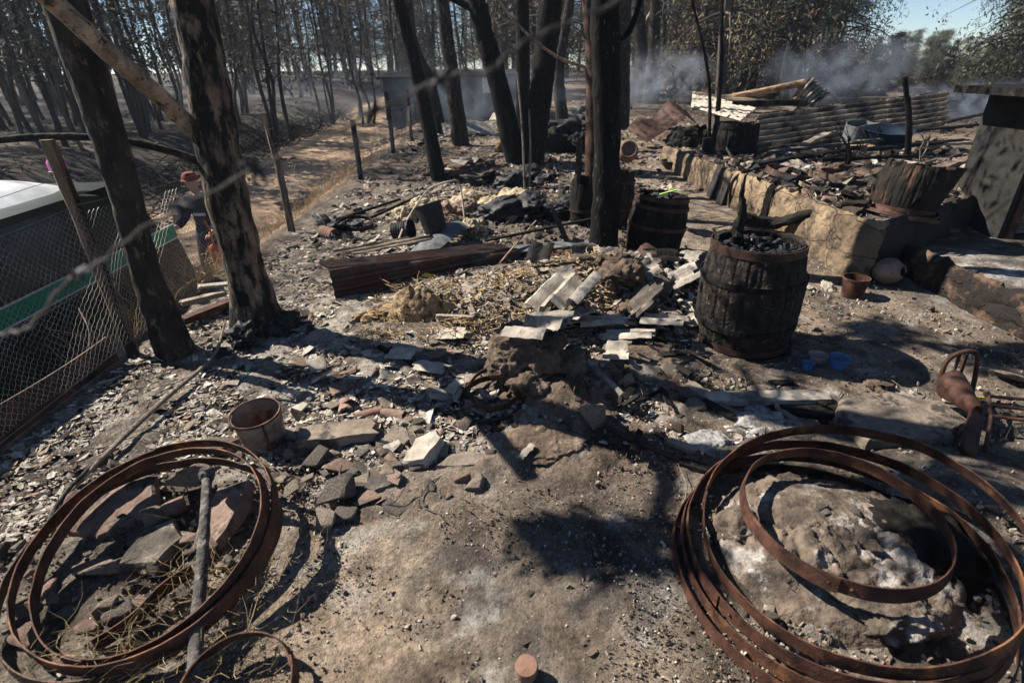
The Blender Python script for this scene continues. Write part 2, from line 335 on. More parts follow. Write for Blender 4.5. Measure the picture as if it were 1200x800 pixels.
def lathe(mb, prof, seg=40, warp=0, ws=4., jag=None, cx=0, cy=0):      # closed revolve of (r,z) polyline
    V = []
    for i, (r, z) in enumerate(prof):
        for k in range(seg):
            a = 2*math.pi*k/seg; V.append((r*math.cos(a), r*math.sin(a), z))
    V = np.array(V, float)
    if warp:
        q = 1+warp*fbm(V*ws+9, 3); V[:, :2] *= q[:, None]
    n = len(prof); V += np.array([cx, cy, 0])
    Fc = [(i*seg+k, i*seg+(k+1) % seg, (i+1)*seg+(k+1) % seg, (i+1)*seg+k) for i in range(n-1) for k in range(seg)]
    if prof[0][0] > 1e-4: Fc.append(tuple(range(seg))[::-1])
    if prof[-1][0] > 1e-4: Fc.append(tuple((n-1)*seg+k for k in range(seg)))
    mb.add(V, Fc); return mb
def rock_mesh(s, npts=11, seed=0, sub=2, rough=.04, flat=1.):
    r = np.random.default_rng(seed); bm = bmesh.new(); p = r.uniform(-1, 1, (npts, 3)); p /= np.maximum(1, np.linalg.norm(p, axis=1))[:, None]*.8
    p = np.sign(p)*np.abs(p)**.6; p[:, 2] *= flat
    for q in p: bm.verts.new(q)
    g = bmesh.ops.convex_hull(bm, input=bm.verts); bmesh.ops.delete(bm, geom=[v for v in bm.verts if not v.link_faces], context='VERTS')
    bmesh.ops.bevel(bm, geom=bm.edges[:], offset=.08, segments=1, affect='EDGES')
    bmesh.ops.triangulate(bm, faces=bm.faces[:])
    for _ in range(sub): bmesh.ops.subdivide_edges(bm, edges=[e for e in bm.edges if e.calc_length() > .22], cuts=1, use_grid_fill=True)
    bmesh.ops.triangulate(bm, faces=bm.faces[:])
    V = np.array([v.co[:] for v in bm.verts]); Fc = [[v.index for v in f.verts] for f in bm.faces]; bm.free()
    V = V+V/np.linalg.norm(V, axis=1)[:, None]*(rough*2.2*fbm(V*1.8+seed*3.1, 4))[:, None]
    return V*np.array(s), Fc
def lump_mesh(s, seed=0, amp=.35, sc=1.4, lvl=3, fold=0):
    bm = bmesh.new(); bmesh.ops.create_icosphere(bm, subdivisions=lvl, radius=1); V = np.array([v.co[:] for v in bm.verts]); Fc = [[v.index for v in f.verts] for f in bm.faces]; bm.free()
    q = fbm(V*sc+seed*7.7, 5); V = V*(1+amp*q+.3*amp*np.abs(fbm(V*sc*3+seed, 3))+(.11*amp*fbm(V*sc*8+seed, 3) if lvl > 3 else 0))[:, None]
    if fold: V = V*(1+fold*np.abs(np.sin(V[:, 0]*4.2+V[:, 2]*3+2.6*fbm(V*1.3+seed, 3)))**.6)[:, None]
    return V*np.array(s), Fc

# ------------------------------------------------------------ ground
def axis_coords(a, b, step, lo, hi, g=1.06):
    c = list(np.arange(a, b, step)); d = step; x = a; L_ = []
    while x > lo: d *= g; x -= d; L_.append(x)
    d = step; x = c[-1]; H_ = []
    while x < hi: d *= g; x += d; H_.append(x)
    return np.array(L_[::-1]+c+H_)
def build_ground():
    xs = axis_coords(-2.7, 3.6, .02, -220, 220); ys = axis_coords(.75, 6.4, .02, -40, 320, 1.045)
    X, Y = np.meshgrid(xs, ys, indexing='ij'); Z = tz(X, Y)
    near = 1-sst(5, 14, np.hypot(X, Y-2))
    mudz = gau(X, Y, .35, 2.5, .75, .6); hoopR = gau(X, Y, 1.3, 1.42, .5, .45); hoopL = gau(X, Y, -1.5, 1.7, .6, .5)
    rub = np.clip(sst(1.9, 2.4, Y)*(1-sst(1.2, 1.7, X))+.6*mudz, 0, 1)
    amp = .015+.014*rub+.035*mudz+.03*hoopR+.012*hoopL
    n1 = fb2(X, Y, 3.2, 6, 1.); n2 = fb2(X, Y, 14, 4, 5.); n3 = fb2(X, Y, .8, 3, 9.)
    Z = Z+amp*(n1*1.6+.55*n2)+.02*n3*near+(1-near)*(.02*n1+.03*n3*sst(8, 20, Y))
    lumps = np.maximum(0, fb2(X, Y, 9, 3, 21.)-.12); Z += (.10*mudz+.07*hoopR)*lumps
    ed = sst(-.3, .2, FX+.2-X); 
    # soil colours, plus a foliage shadow painted in
    def mix(A, B, t): return A*(1-t[..., None])+np.array(B)*t[..., None]
    C = np.ones(X.shape+(3,))*np.array([.145, .117, .092])
    n4 = fb2(X, Y, 2.1, 5, 33.); n5 = fb2(X, Y, 5.5, 5, 44.); n6 = fb2(X, Y, 1.1, 4, 55.)
    C = mix(C, (.27, .205, .148), np.clip(gau(X, Y, -.62, 1.15, .42, .5)*1.35+gau(X, Y, .45, .85, .4, .25)*.5, 0, 1))
    C = mix(C, (.22, .17, .125), np.clip(gau(X, Y, 2.3, 4.2, 1.0, 1.5)*1.2+gau(X, Y, 2.3, 7.5, .9, 2.6), 0, 1)*.9)
    C = mix(C, (.2, .15, .11), sst(8, 14, Y)*(X > FX)*.75)
    C = mix(C, (.085, .066, .05), sst(11, 17, Y)*sst(2, 7, X))
    C = mix(C, (.17, .12, .085), np.clip(mudz*1.3, 0, 1)*.8)
    C = mix(C, (.36, .255, .17), sst(.0, .5, FX-X)*(1-sst(4.3, 5.2, FX-X))*.95)
    C = mix(C, (.05, .042, .034), sst(4.3, 5.0, FX-X)*np.clip(.85+n4*1.2, .4, 1))
    C = mix(C, (.35, .335, .315), np.clip(sst(.15, .5, n5)*.8*gau(X, Y, 1.7, 2.3, .8, .6)+sst(0, .4, n5)*hoopR*.8+sst(.1, .4, n4)*gau(X, Y, .8, 1.1, .6, .5)*.6+gau(X, Y, 3.9, 3.9, .5, .5)*sst(-.2, .2, n5), 0, 1))
    C = mix(C, (.045, .04, .037), sst(.12, .5, n4+.25*n5)*.8)
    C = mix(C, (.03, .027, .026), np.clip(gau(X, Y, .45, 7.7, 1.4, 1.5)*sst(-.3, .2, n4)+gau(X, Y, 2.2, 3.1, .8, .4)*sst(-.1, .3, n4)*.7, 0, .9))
    C = mix(C, (.035, .03, .028), gau(X, Y, .45, 1.62, .4, .2)*sst(-.45, .2, n5)*.8)  # soft foliage shadow painted dark into the ground colour
    C = mix(C, (.09, .075, .06), sst(3.0, 3.3, X)*(Y > 4)*sst(-.2, .3, n4)*.8*(1-sst(9.5, 10.5, Y)))
    C = mix(C, (.14, .085, .055), sst(.2, .5, n6)*gau(X, Y, -.2, 1.2, .8, .5)*.6)
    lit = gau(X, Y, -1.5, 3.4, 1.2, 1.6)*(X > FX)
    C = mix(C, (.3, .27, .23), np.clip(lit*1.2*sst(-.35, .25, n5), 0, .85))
    ash2 = fb2(X, Y, 6.5, 6, 101.); C = mix(C, (.3, .28, .25), sst(.12, .5, ash2)*.55*near); C = mix(C, (.055, .042, .033), sst(.1, .42, fb2(X, Y, 5.2, 6, 131.))*.6*near)
    C = C*(1+.45*n5[..., None]+.3*fb2(X, Y, 13, 4, 66.)[..., None]); C = mix(C, (.04, .036, .033), sst(.16, .4, fb2(X, Y, 3.7, 5, 88.))*.6*near)
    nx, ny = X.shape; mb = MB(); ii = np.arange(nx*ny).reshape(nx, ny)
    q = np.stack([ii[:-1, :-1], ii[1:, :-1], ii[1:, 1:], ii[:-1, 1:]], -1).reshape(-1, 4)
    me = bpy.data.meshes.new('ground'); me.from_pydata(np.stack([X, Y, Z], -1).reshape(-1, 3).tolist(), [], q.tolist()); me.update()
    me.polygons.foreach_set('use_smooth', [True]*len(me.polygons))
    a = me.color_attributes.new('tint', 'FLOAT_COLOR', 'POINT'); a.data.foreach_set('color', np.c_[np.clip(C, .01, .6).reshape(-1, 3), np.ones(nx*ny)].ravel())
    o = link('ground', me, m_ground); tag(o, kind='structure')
build_ground()

# ------------------------------------------------------------ litter, gravel, twigs (nobody could count them)
PAL = np.array([[.35, .315, .265], [.27, .23, .185], [.19, .15, .115], [.09, .072, .058], [.03, .026, .024], [.23, .15, .105], [.46, .42, .36]])
def scatter(name, label, cat, N, sampler, size, pal_w, thick=.25, flat=1.):
    x, y = sampler(N); z = tz(x, y); mb_v = []; s = size[0]*(size[1]/size[0])**(rng.random(N)**1.8)
    ang = rng.uniform(0, 2*math.pi, N); tx = rng.normal(0, .38, N)*flat; ty = rng.normal(0, .38, N)*flat; k = 6
    a = (np.arange(k)[None, :]/k+rng.uniform(-.06, .06, (N, k)))*2*math.pi; rad = rng.uniform(.55, 1.1, (N, k))*s[:, None]
    asp = rng.uniform(.22, .85, N)
    lx = np.cos(a)*rad; ly = np.sin(a)*rad*asp[:, None]; lz = rng.normal(0, .12, (N, k))*s[:, None]*flat+lx*tx[:, None]+ly*ty[:, None]
    X = x[:, None]+lx*np.cos(ang)[:, None]-ly*np.sin(ang)[:, None]; Y = y[:, None]+lx*np.sin(ang)[:, None]+ly*np.cos(ang)[:, None]
    base = z+.004+s*.16
    T = s*thick
    top = np.stack([X, Y, base[:, None]+lz+T[:, None]*.5], -1); bot = np.stack([X, Y, base[:, None]+lz-T[:, None]], -1)
    ctr = np.stack([x, y, base+T*.8+rng.normal(0, .08, N)*s], -1)[:, None]
    V = np.concatenate([top, bot, ctr], 1).reshape(-1, 3); st = 2*k+1
    f = []
    for i in range(k): j = (i+1) % k; f.append([i, j, 2*k]); 
    quad = [[k+i, k+(i+1) % k, (i+1) % k, i] for i in range(k)]
    off = (np.arange(N)*st)[:, None, None]
    T3 = (np.array(f)[None]+off).reshape(-1, 3).tolist(); T4 = (np.array(quad)[None]+off).reshape(-1, 4).tolist()
    me = bpy.data.meshes.new(name); me.from_pydata(V.tolist(), [], T3+T4); me.update()
    ci = rng.choice(len(PAL), N, p=np.array(pal_w)/sum(pal_w)); C = PAL[ci]*rng.uniform(.7, 1.2, (N, 1)); C = np.repeat(C, st, 0)
    at = me.color_attributes.new('tint', 'FLOAT_COLOR', 'POINT'); at.data.foreach_set('color', np.c_[C, np.ones(len(C))].ravel())
    o = link(name, me, m_chip); tag(o, label, cat, kind='stuff'); return o
def samp(boxes, noise=True):
    def f(N):
        w = np.array([b[4] for b in boxes], float); w /= w.sum(); out = []
        x = np.zeros(0); y = np.zeros(0)
        while len(x) < N:
            c = rng.choice(len(boxes), N, p=w); B = np.array([b[:4] for b in boxes])[c]
            a = B[:, 0]+(B[:, 1]-B[:, 0])*rng.random(N); b = B[:, 2]+(B[:, 3]-B[:, 2])*rng.random(N)**1.25
            k = (fb2(a, b, 1.9, 3, 71.) > rng.uniform(-.6, .5, N))
            x = np.r_[x, a[k]]; y = np.r_[y, b[k]]
        return x[:N], y[:N]
    return f
scatter('litter', 'pale bark chips and ash flakes strewn between the fence and the corrugated sheet', 'litter', 26000, samp([(-2.6, -.2, 2.0, 5.5, 1), (-2.6, 0, 5, 10, .7), (-1.5, 1.2, 2.1, 3.4, .5), (-2.6, -1.6, 1.6, 3, .35)]), (.007, .04), (10, 8, 5, 3, 3, 1.3, 6), .04, .6)
scatter('rubble_crumbs', 'earth and stone crumbs scattered over the dirt of the yard', 'gravel', 14000, samp([(-2.4, 3.3, .9, 5, 1), (-.6, 1.4, 1.9, 3.4, 1.3), (-2.2, -.7, 1.1, 2.4, .6), (1, 3.4, 2, 5, .6), (.7, 1.9, 1.0, 2.0, .4)]), (.003, .016), (2, 4, 5, 4, 3, 1, .6), .9)
scatter('charred_debris', 'layered charred boards and tile scraps covering the terrace', 'debris', 5200, samp([(3.1, 9, 5.5, 10.5, 1), (3.03, 3.7, 5.0, 9.8, .9), (3.1, 4.6, 4.9, 8, .6), (5, 13, 8, 15, .6)]), (.02, .17), (.35, 1.4, 3, 5, 7, 1, .1), .16)
scatter('soot_debris', 'black burnt scraps heaped beyond the corrugated roll and behind the trunks', 'debris', 5200, samp([(-.9, 1.7, 5.3, 8.6, 1), (-.6, 2.2, 8, 12, .8), (.2, 2.2, 9.5, 12.5, .4)]), (.012, .07), (1, 1.5, 2, 3, 7, .6, .8), .3)
scatter('heap_scraps', 'mixed bright scraps of burnt rubbish around the tile heap', 'debris', 8500, samp([(-.5, 1.7, 3.2, 5.0, 1), (-.5, 1.4, 3.4, 4.6, 1.2)]), (.006, .06), (5, 5, 4, 3, 3, 2.5, 3), .14)
scatter('forest_litter', 'dry leaves and scraps covering the far ground under the trees', 'litter', 16000, samp([(-2.6, 6, 8, 20, 1), (-22, -7, 7, 26, .9), (-4, 14, 15, 34, .8), (-7.2, -6, 6, 16, .2)]), (.02, .10), (3, 5, 5, 4, 3, 3, 1), .1)

scatter('bark_flakes', 'larger pale curled bark flakes and paper ash lying in the litter left of the bucket', 'litter', 900, samp([(-2.5, -.3, 2.1, 5.6, 1), (-2.5, 0, 5, 8, .6)]), (.03, .085), (6, 5, 5, 4, 4, 2, 2), .04, .9)
scatter('soil_grit', 'fine grit on the bare dirt of the foreground', 'gravel', 12000, samp([(-1.1, 1.0, .85, 2.1, 1)]), (.0018, .0075), (2, 4, 5, 5, 4, 1.5, .8), .8)
# twigs + dry grass
def twigs(name, label, cat, N, smp, L0, L1, rad, c, lift=.02, curl=.5, upz=.1):
    x, y = smp(N); mb = MB()
    for i in range(N):
        L = random.uniform(L0, L1); a = random.uniform(0, 6.28); p = up_at((x[i], y[i]), random.uniform(.005, lift)); pts = [p]
        for k in range(4):
            a += random.gauss(0, curl); q = pts[-1]+Vector((math.cos(a), math.sin(a), random.uniform(-.15, upz*4)))*L/4
            q.z = max(q.z, gz(q.x, q.y)+.004); pts.append(q)
        cc = np.array(c)*random.uniform(.5, 1.3); tube(mb, pts, [rad, rad*.9, rad*.8, rad*.6, rad*.3], 4, caps=False, col=cc)
    o = obj(name, mb, m_chip); return tag(o, label, cat, kind='stuff')
twigs('twigs', 'thin burnt twigs lying in the ash across the yard', 'twigs', 420, samp([(-2.5, 2.4, 1.6, 7, 1), (3.2, 7, 5.5, 9.5, .5)]), .05, .3, .0035, (.12, .1, .08))
twigs('dry_grass', 'thin straw coloured grass tangle at the foot of the left hoops', 'dry grass', 260, samp([(-1.35, -.75, 1.0, 1.45, 1), (-1.6, -1.2, 1.0, 1.2, .3)]), .06, .22, .0011, (.36, .27, .14), .06, .7, .22)
twigs('straw_shreds', 'yellow brown shredded material spread between the straw heap and the pale roof pieces', 'shreds', 1500, samp([(-1.1, .7, 3.3, 4.3, 1), (-1.0, .8, 6.6, 7.6, .4)]), .04, .16, .0035, (.38, .27, .15), .08, .8, .12)
twigs('bank_scrub', 'dark burnt scrub and roots along the bank on the far side of the road', 'scrub', 700, samp([(-8.4, -6.6, 6, 26, 1)]), .3, 1.0, .012, (.04, .034, .028), .1, .6, .25)
twigs('dry_weeds', 'pale dry weeds standing along the road side of the fence', 'dry grass', 1500, samp([(-3.4, -2.72, 4.5, 12, 1), (-3.2, -2.7, 3.4, 5, .3)]), .1, .32, .002, (.44, .31, .17), .05, .3, .5)

# ------------------------------------------------------------ near trees
def leafcloud(mb, centers, n, spread, L, W, droop=.5):
    centers = np.asarray(centers, float); m = len(centers)*n
    c = np.repeat(centers, n, 0)+rng.normal(size=(m, 3))*spread
    d = rng.normal(size=(m, 3)); d[:, 2] -= droop*1.6; d /= np.linalg.norm(d, axis=1)[:, None]
    s = np.cross(d, rng.normal(size=(m, 3))); s /= np.linalg.norm(s, axis=1)[:, None]
    l = L*rng.uniform(.6, 1.4, m)[:, None]; w = W*rng.uniform(.6, 1.3, m)[:, None]
    V = np.stack([c-d*l/2, c+s*w/2, c+d*l/2, c-s*w/2], 1).reshape(-1, 3); i = np.arange(m)*4
    mb.add(V, np.stack([i, i+1, i+2, i+3], -1).tolist()); return mb
def trunk_mb(pts, radii, seg=28, ridge=.16, n=60):
    c = curve(pts, n); m = len(radii)-1; rr = []
    for i in range(n+1):
        t = i/n*m; k = min(int(t), m-1); rr.append(radii[k]*(1-(t-k))+radii[k+1]*(t-k))
    mb = MB(); tube(mb, c, rr, seg, ridge, 7.); return mb
def limb(pts, r0, r1, n=24, seg=12, rough=.12):
    mb = MB(); c = curve(pts, n); tube(mb, c, [r0+(r1-r0)*i/n for i in range(n+1)], seg, rough, 12.); return mb
def tips(base, n, L, spread=.9, r=.025, down=0):
    mb = MB(); out = []
    for i in range(n):
        b = Vector(random.choice(base)); a = random.uniform(0, 6.28)
        d = Vector((math.cos(a)*spread, math.sin(a)*spread, random.uniform(.1, 1)-down)); p = [b]
        for k in range(5): d = d+Vector([random.gauss(0, .18) for _ in range(3)]); p.append(p[-1]+d*L/5*random.uniform(.7, 1.2))
        tube(mb, p, [r, r*.8, r*.6, r*.45, r*.3, r*.15], 6, .1, caps=False); out += [p[3], p[4], p[5]]
    return mb, out
def near_tree(name, label, pts, radii, mat, limbs=(), crown=None, extra=()):
    base = Vector(pts[0]); t = empty(name, base, label, 'tree')
    obj('trunk', trunk_mb(pts, radii), mat, parent=t, off=base)
    for (lp, r0, r1, lm) in limbs: obj('branch', limb(lp, r0, r1), lm, parent=t, off=base)
    if crown:
        n, L, leaves, spr = crown; top = curve(pts, 20)[13:]
        bm_, tp = tips(top, n, L); obj('limbs', bm_, mat, parent=t, off=base)
        tp += [Vector(e) for e in extra]
        mb = MB(); leafcloud(mb, tp, leaves, spr, .13, .035); obj('crown', mb, m_leaf, parent=t, off=base)
    return t
def gp(px, py): return PG(px, py)-Vector((0, 0, .05))
# the burnt tree by the fence post (leans a little, leaf clumps are added to it to shade the yard)
b1 = gp(205, 412)
near_tree('tree', 'dark scorched trunk beside the near fence post and the vehicle', [b1, (-2.37, 3.3, .6), (-2.3, 3.28, 1.3), (-2.27, 3.27, 2.1), (-2.25, 3.3, 4), (-2.4, 3.4, 6), (-2.5, 3.5, 8.5)],
          [.125, .085, .09, .1, .09, .06, .02], m_bark, limbs=[([(-2.26, 3.28, 2.9), (-2.7, 3.2, 3.3), (-3.3, 3.05, 3.7), (-3.9, 2.9, 4.0)], .05, .015, m_bark)],
          crown=(14, 1.3, 20, .25), extra=[])
def shade_clump(tree, pos, s, n, mat=None):  # unseen leaves added toward the sun to cast shade on the yard
    mb = MB(); C = [(pos[0]+random.gauss(0, s[0]), pos[1]+random.gauss(0, s[1]), pos[2]+random.gauss(0, s[2])) for _ in range(n)]; leafcloud(mb, C, 60, .06, .12, .045); obj('shade_leaf_clump', mb, m_leaf, parent=tree, off=tree.location)
t1 = bpy.data.objects['tree']
for tx_, ty_, d_, n_, s_ in ((.12, 1.56, 4.6, 5, .07), (.38, 1.53, 4.6, 5, .07), (.62, 1.36, 4.9, 1, .05), (1.75, 1.7, 6.2, 5, .14), (1.6, 1.25, 6.0, 3, .1), (2.5, 3.3, 6.6, 7, .15), (3.1, 2.9, 6.6, 7, .18)):
    shade_clump(t1, (tx_+SUNV.x*d_, ty_+SUNV.y*d_, SUNV.z*d_), (s_, s_*.6, s_*.6), n_)
b2 = gp(305, 386)
t2 = near_tree('tree', 'thick forked trunk with pale peeling bark and two bare limbs reaching left', [b2, (-1.87, 3.58, .5), (-1.85, 3.57, 1.1), (-1.8, 3.57, 1.6), (-1.76, 3.57, 2.1), (-1.7, 3.6, 4), (-1.6, 3.7, 6.5), (-1.5, 3.8, 9)],
          [.2, .125, .135, .12, .112, .1, .06, .02], m_barkL,
          limbs=[([(-1.86, 3.55, 1.22), (-1.93, 3.56, 1.36), atY(192, 118, 3.4), atY(120, 55, 3.1), atY(60, 0, 2.95), atY(0, -50, 2.8)], .058, .043, m_flesh),
                 ([(-1.88, 3.52, 1.17), atY(215, 182, 3.5), atY(150, 166, 3.4), atY(80, 160, 3.3), atY(0, 164, 3.2), atY(-80, 178, 3.1)], .026, .017, m_bark)],
          crown=(16, 1.5, 24, .25))
b3 = gp(706, 300)
near_tree('tree', 'straight soot black trunk in the middle of the yard between the two barrels', [b3, (.93, 5.1, .6), (.9, 5.1, 1.3), (.83, 5.1, 2.2), (.8, 5.15, 4), (.85, 5.2, 6.5), (.9, 5.2, 9)],
          [.15, .125, .12, .118, .1, .06, .02], m_barkB, limbs=[([(.82, 5.1, 1.95), atY(735, 40, 5.1), atY(760, -30, 5.1)], .03, .02, m_barkB)], crown=(14, 1.5, 24, .28))
pb = PG(695, 250)
near_tree('tree', 'thin reddish brown trunk standing just behind the black central trunk', [pb-Vector((0, 0, .05)), atY(696, 150, pb.y), atY(695, 60, pb.y), atY(690, -20, pb.y), atY(690, -200, pb.y)], [.12, .1, .085, .08, .06], m_rust2,
          limbs=[([atY(690, 80, pb.y), atY(655, 68, pb.y), atY(620, 42, pb.y), atY(590, 8, pb.y), atY(575, -20, pb.y)], .02, .011, m_flesh)], crown=(8, 1.3, 20, .3))
def simple_tree(label, bx, by, pts, radii, mat=m_barkB, limbs=(), crown=(10, 1.6, 26, .3), top=7, name='tree'):
    b = PG(bx, by); P_ = [b-Vector((0, 0, .05))]+[atY(x, y, b.y+dy) for x, y, dy in pts]
    last = P_[-1]; dirv = (P_[-1]-P_[-2]).normalized(); P_ += [last+Vector((dirv.x*.5, 0, 1))*(top-last.z)*.5, last+Vector((dirv.x*.5, .1, 1))*(top-last.z)]
    return near_tree(name, label, P_, radii+[radii[-1]*.7, .02], mat, limbs=[([atY(x, y, b.y) for x, y in lp], r0, r1, mat) for lp, r0, r1 in limbs], crown=crown)
simple_tree('slim black trunk leaning left between two fence posts and the paper heap', 515, 212, [(492, 100, 0), (466, -5, 0)], [.13, .105, .1])
simple_tree('black trunk leaning left, left arm of the V shaped pair behind the white sheet', 606, 190, [(582, 90, 0), (562, 15, 0)], [.2, .17, .16], limbs=[([(566, 25), (552, 10), (525, -4)], .07, .05)])
simple_tree('black trunk leaning right, right arm of the V shaped pair behind the white sheet', 622, 190, [(636, 90, 0), (645, 0, 0)], [.24, .2, .2])
simple_tree('upright black trunk rising from the fork of the V shaped pair', 615, 180, [(613, 90, 0), (612, 0, 0)], [.2, .15, .13])
simple_tree('smoke blue slim trunk with a bend right of the leaning black trunk', 540, 171, [(530, 90, 0), (518, 0, 0)], [.22, .17, .15], m_bark)
simple_tree('smoke blue trunk leaning left just left of the slim bent trunk', 517, 157, [(505, 100, 0), (485, 50, 0), (478, 0, 0)], [.18, .14, .12, .12], m_bark)
simple_tree('thick dark double trunk beyond the smoking stump right of the central trunk', 755, 120, [(752, 60, 0), (748, 0, 0)], [.35, .26, .22], m_bark, top=10)
simple_tree('thick dark trunk beside the smoking stump, leaning slightly right', 762, 121, [(766, 60, 0), (768, 0, 0)], [.36, .25, .2], m_bark, top=10)
simple_tree('distant bare trunk between the V shaped pair and the central trunk', 728, 150, [(730, 70, 0), (733, 0, 0)], [.25, .2, .17], m_bark, crown=(10, 1.6, 20, .35), top=9)
simple_tree('dark forked trunk with a bent limb left of the central trunk', 660, 150, [(655, 80, 0), (668, 0, 0)], [.2, .16, .13], m_bark, top=9)

# ------------------------------------------------------------ wood beyond
def forest_variant(k, stems, h, r, nl, leaves, spread, z0, leafmat, L=.22, W=.055, fan=.5, droop=.3):
    st = random.getstate(); random.seed(100+k); parts = []; tip = []
    for s in range(stems):
        a = 6.28*s/stems+random.uniform(-.4, .4); q = random.uniform(.15, .35)*(stems > 1); b = Vector((math.cos(a)*q, math.sin(a)*q, -.15)); hh = h*random.uniform(.75, 1.05)
        lean = Vector((math.cos(a), math.sin(a), 0))*random.uniform(.3, 1)*fan*(stems > 1)+Vector((random.gauss(0, .35), random.gauss(0, .35), 0))
        pts = [b+lean*t**1.2+Vector((random.gauss(0, .07), random.gauss(0, .07), hh*t)) for t in (0, .12, .25, .4, .55, .7, .85, 1)]
        c = curve(pts, 26); mb = MB(); rr = r*random.uniform(.75, 1.15); tube(mb, c, [rr*(1.25 if i == 0 else 1)*(1-.88*i/26) for i in range(27)], 7, .15, 5.)
        base = [p for p in c if p.z > z0*h]
        for i in range(nl):
            p0 = random.choice(base); an = random.uniform(0, 6.28); ln = spread*random.uniform(.5, 1.2)*(1.15-.6*p0.z/h); d = Vector((math.cos(an), math.sin(an), random.uniform(.1, .9))); p = [p0]
            for kk in range(4): d += Vector((random.gauss(0, .2), random.gauss(0, .2), -.12-droop*.5)); p.append(p[-1]+d*ln/4)
            tube(mb, p, [rr*.28, rr*.2, rr*.14, rr*.09, rr*.04], 4, caps=False); tip += [p[1].lerp(p[2], .5), p[2], p[2].lerp(p[3], .5), p[3], p[4]]
        parts.append(mb)
    cm = MB(); leafcloud(cm, tip, leaves, .15 if spread < 2 else .24, L, W, .8)
    random.setstate(st); return parts, cm
VAR = {}
def proto(key, *a, **k):
    parts, cm = forest_variant(*a, **k)
    ms = []
    for mb in parts+[cm]:
        me = bpy.data.meshes.new('trunk' if mb is not cm else 'crown'); me.from_pydata(np.concatenate(mb.v).tolist(), [], mb.f); me.update()
        me.polygons.foreach_set('use_smooth', [mb is not cm]*len(me.polygons)); me.materials.append(m_barkF if mb is not cm else a[-1]); ms.append(me)
    VAR[key] = ms
for k in range(7): proto(('thin', k), k, [1, 2, 3, 4, 3, 2, 4][k], [9, 8.5, 10, 9, 8, 10, 8.5][k], .058, 24, 4, 1.15, .16, m_leaf, L=.17, W=.045)
for k in range(4): proto(('tall', k), 20+k, [1, 2, 2, 3][k], 15, .19, 50, 24, 2.6, .1, m_leaf, L=.15, W=.042, fan=1.2)
for k in range(2): proto(('leafy', k), 30+k, 2, 11, .2, 95, 28, 2.7, .03, m_leafG, L=.17, W=.055, fan=1.5, droop=.5)
for k in range(2): proto(('broad', k), 40+k, 3, 13, .22, 52, 26, 2.6, .1, m_leafG, L=.18, W=.055, fan=1.6, droop=.3)
def plant_tree(key, x, y, label, group=None, sc=1., rz=None):
    t = empty('eucalyptus_tree', (x, y, gz(x, y)-.03), label, 'tree', group); t.rotation_euler = (random.gauss(0, .02), random.gauss(0, .02), random.uniform(0, 6.28) if rz is None else rz); t.scale = (sc, sc, sc*random.uniform(.92, 1.08))
    for me in VAR[key]:
        o = bpy.data.objects.new('crown' if me is VAR[key][-1] else 'trunk', me); COL.objects.link(o); o.parent = t
    return t
placed = []
def ok(x, y, d):
    if any((x-a)**2+(y-b)**2 < d*d for a, b in placed): return False
    placed.append((x, y)); return True
cnt = 0; tries = 0
while cnt < 112 and tries < 8000:
    tries += 1; y = random.uniform(7.5, 40); x = -(.02+random.random()**.8*1.45)*y
    if x > -7.6-.0*y and not (y > 22): continue
    if y > 22 and x > -1.5: continue
    if y < 13 and x > -12.5: continue
    if y > 26 and random.random() < .45: continue
    if not ok(x, y, 1.0+.018*y): continue
    plant_tree(('thin', random.randrange(7)), x, y, 'thin many stemmed scorched tree in the dense wood beyond the road', 'scorched trees of the wood on the left', random.uniform(.95, 1.35)); cnt += 1
cnt = 0; tries = 0
while cnt < 60 and tries < 8000:
    tries += 1; y = random.uniform(24, 62); x = random.uniform(-.5, .62)*y
    if x < -1.5 and y < 34: continue
    if not ok(x, y, 2.2): continue
    if x/y > .40: continue
    plant_tree(('tall', random.randrange(4)), x, y, 'tall scorched eucalyptus in the hazy rows at the back of the clearing', 'tall scorched trees behind the clearing', random.uniform(.8, 1.1)); cnt += 1
cnt = 0; tries = 0
while cnt < 30 and tries < 8000:
    tries += 1; y = random.uniform(46, 85); x = random.uniform(-1.35, .95)*y
    if not ok(x, y, 3.2) or (.54 < x/y < .76) or (x/y < -.2 and random.random() < .9): continue
    plant_tree((['tall', 'broad'][random.random() < .4], random.randrange(2)), x, y, 'far hazy tree in the last row of the wood against the sky', 'far trees against the sky', random.uniform(.7, 1.0)); cnt += 1
def tree_px(key, px, y, label, sc=1., rz=0.): p = atY(px, 100, y); return plant_tree(key, p.x, y, label, None, sc, rz)
for i in range(16): y = random.uniform(26, 44); plant_tree(('leafy', i % 2), y*(.46+.032*i), y, 'low scorched bush scattered over the far ground behind the ruins', 'low bushes behind the ruins', random.uniform(.2, .34))
tree_px(('tall', 0), 845, 20, 'dark upright eucalyptus above the white corrugated sheet', .95)
tree_px(('tall', 1), 826, 23, 'pair of dark trunks left of the twin eucalyptus at the back', .9)
tree_px(('tall', 1), 925, 21, 'thick twin trunked eucalyptus standing behind the collapsed roof beams', 1.15, 1.2)
tree_px(('tall', 0), 882, 24, 'slim brown barked eucalyptus between the dark trunks and the twin trunks', .9, 2)
tree_px(('broad', 0), 930, 27, 'broad leafy eucalyptus hanging over the smoke behind the corrugated sheet', .95, .5)
tree_px(('broad', 1), 962, 33, 'spreading grey leaved eucalyptus at the left edge of the sky gap', .95, 2.2)
tree_px(('leafy', 0), 1212, 21, 'dense grey leaved tree at the right edge behind the burnt cabinet', .9, .3)
tree_px(('leafy', 1), 1275, 17, 'dense grey leaved tree cut by the right edge of the view', .9, 1.3)
tree_px(('leafy', 1), 1185, 31, 'rounded leafy tree with a greener low side beside the sky gap', .8, 2.5)
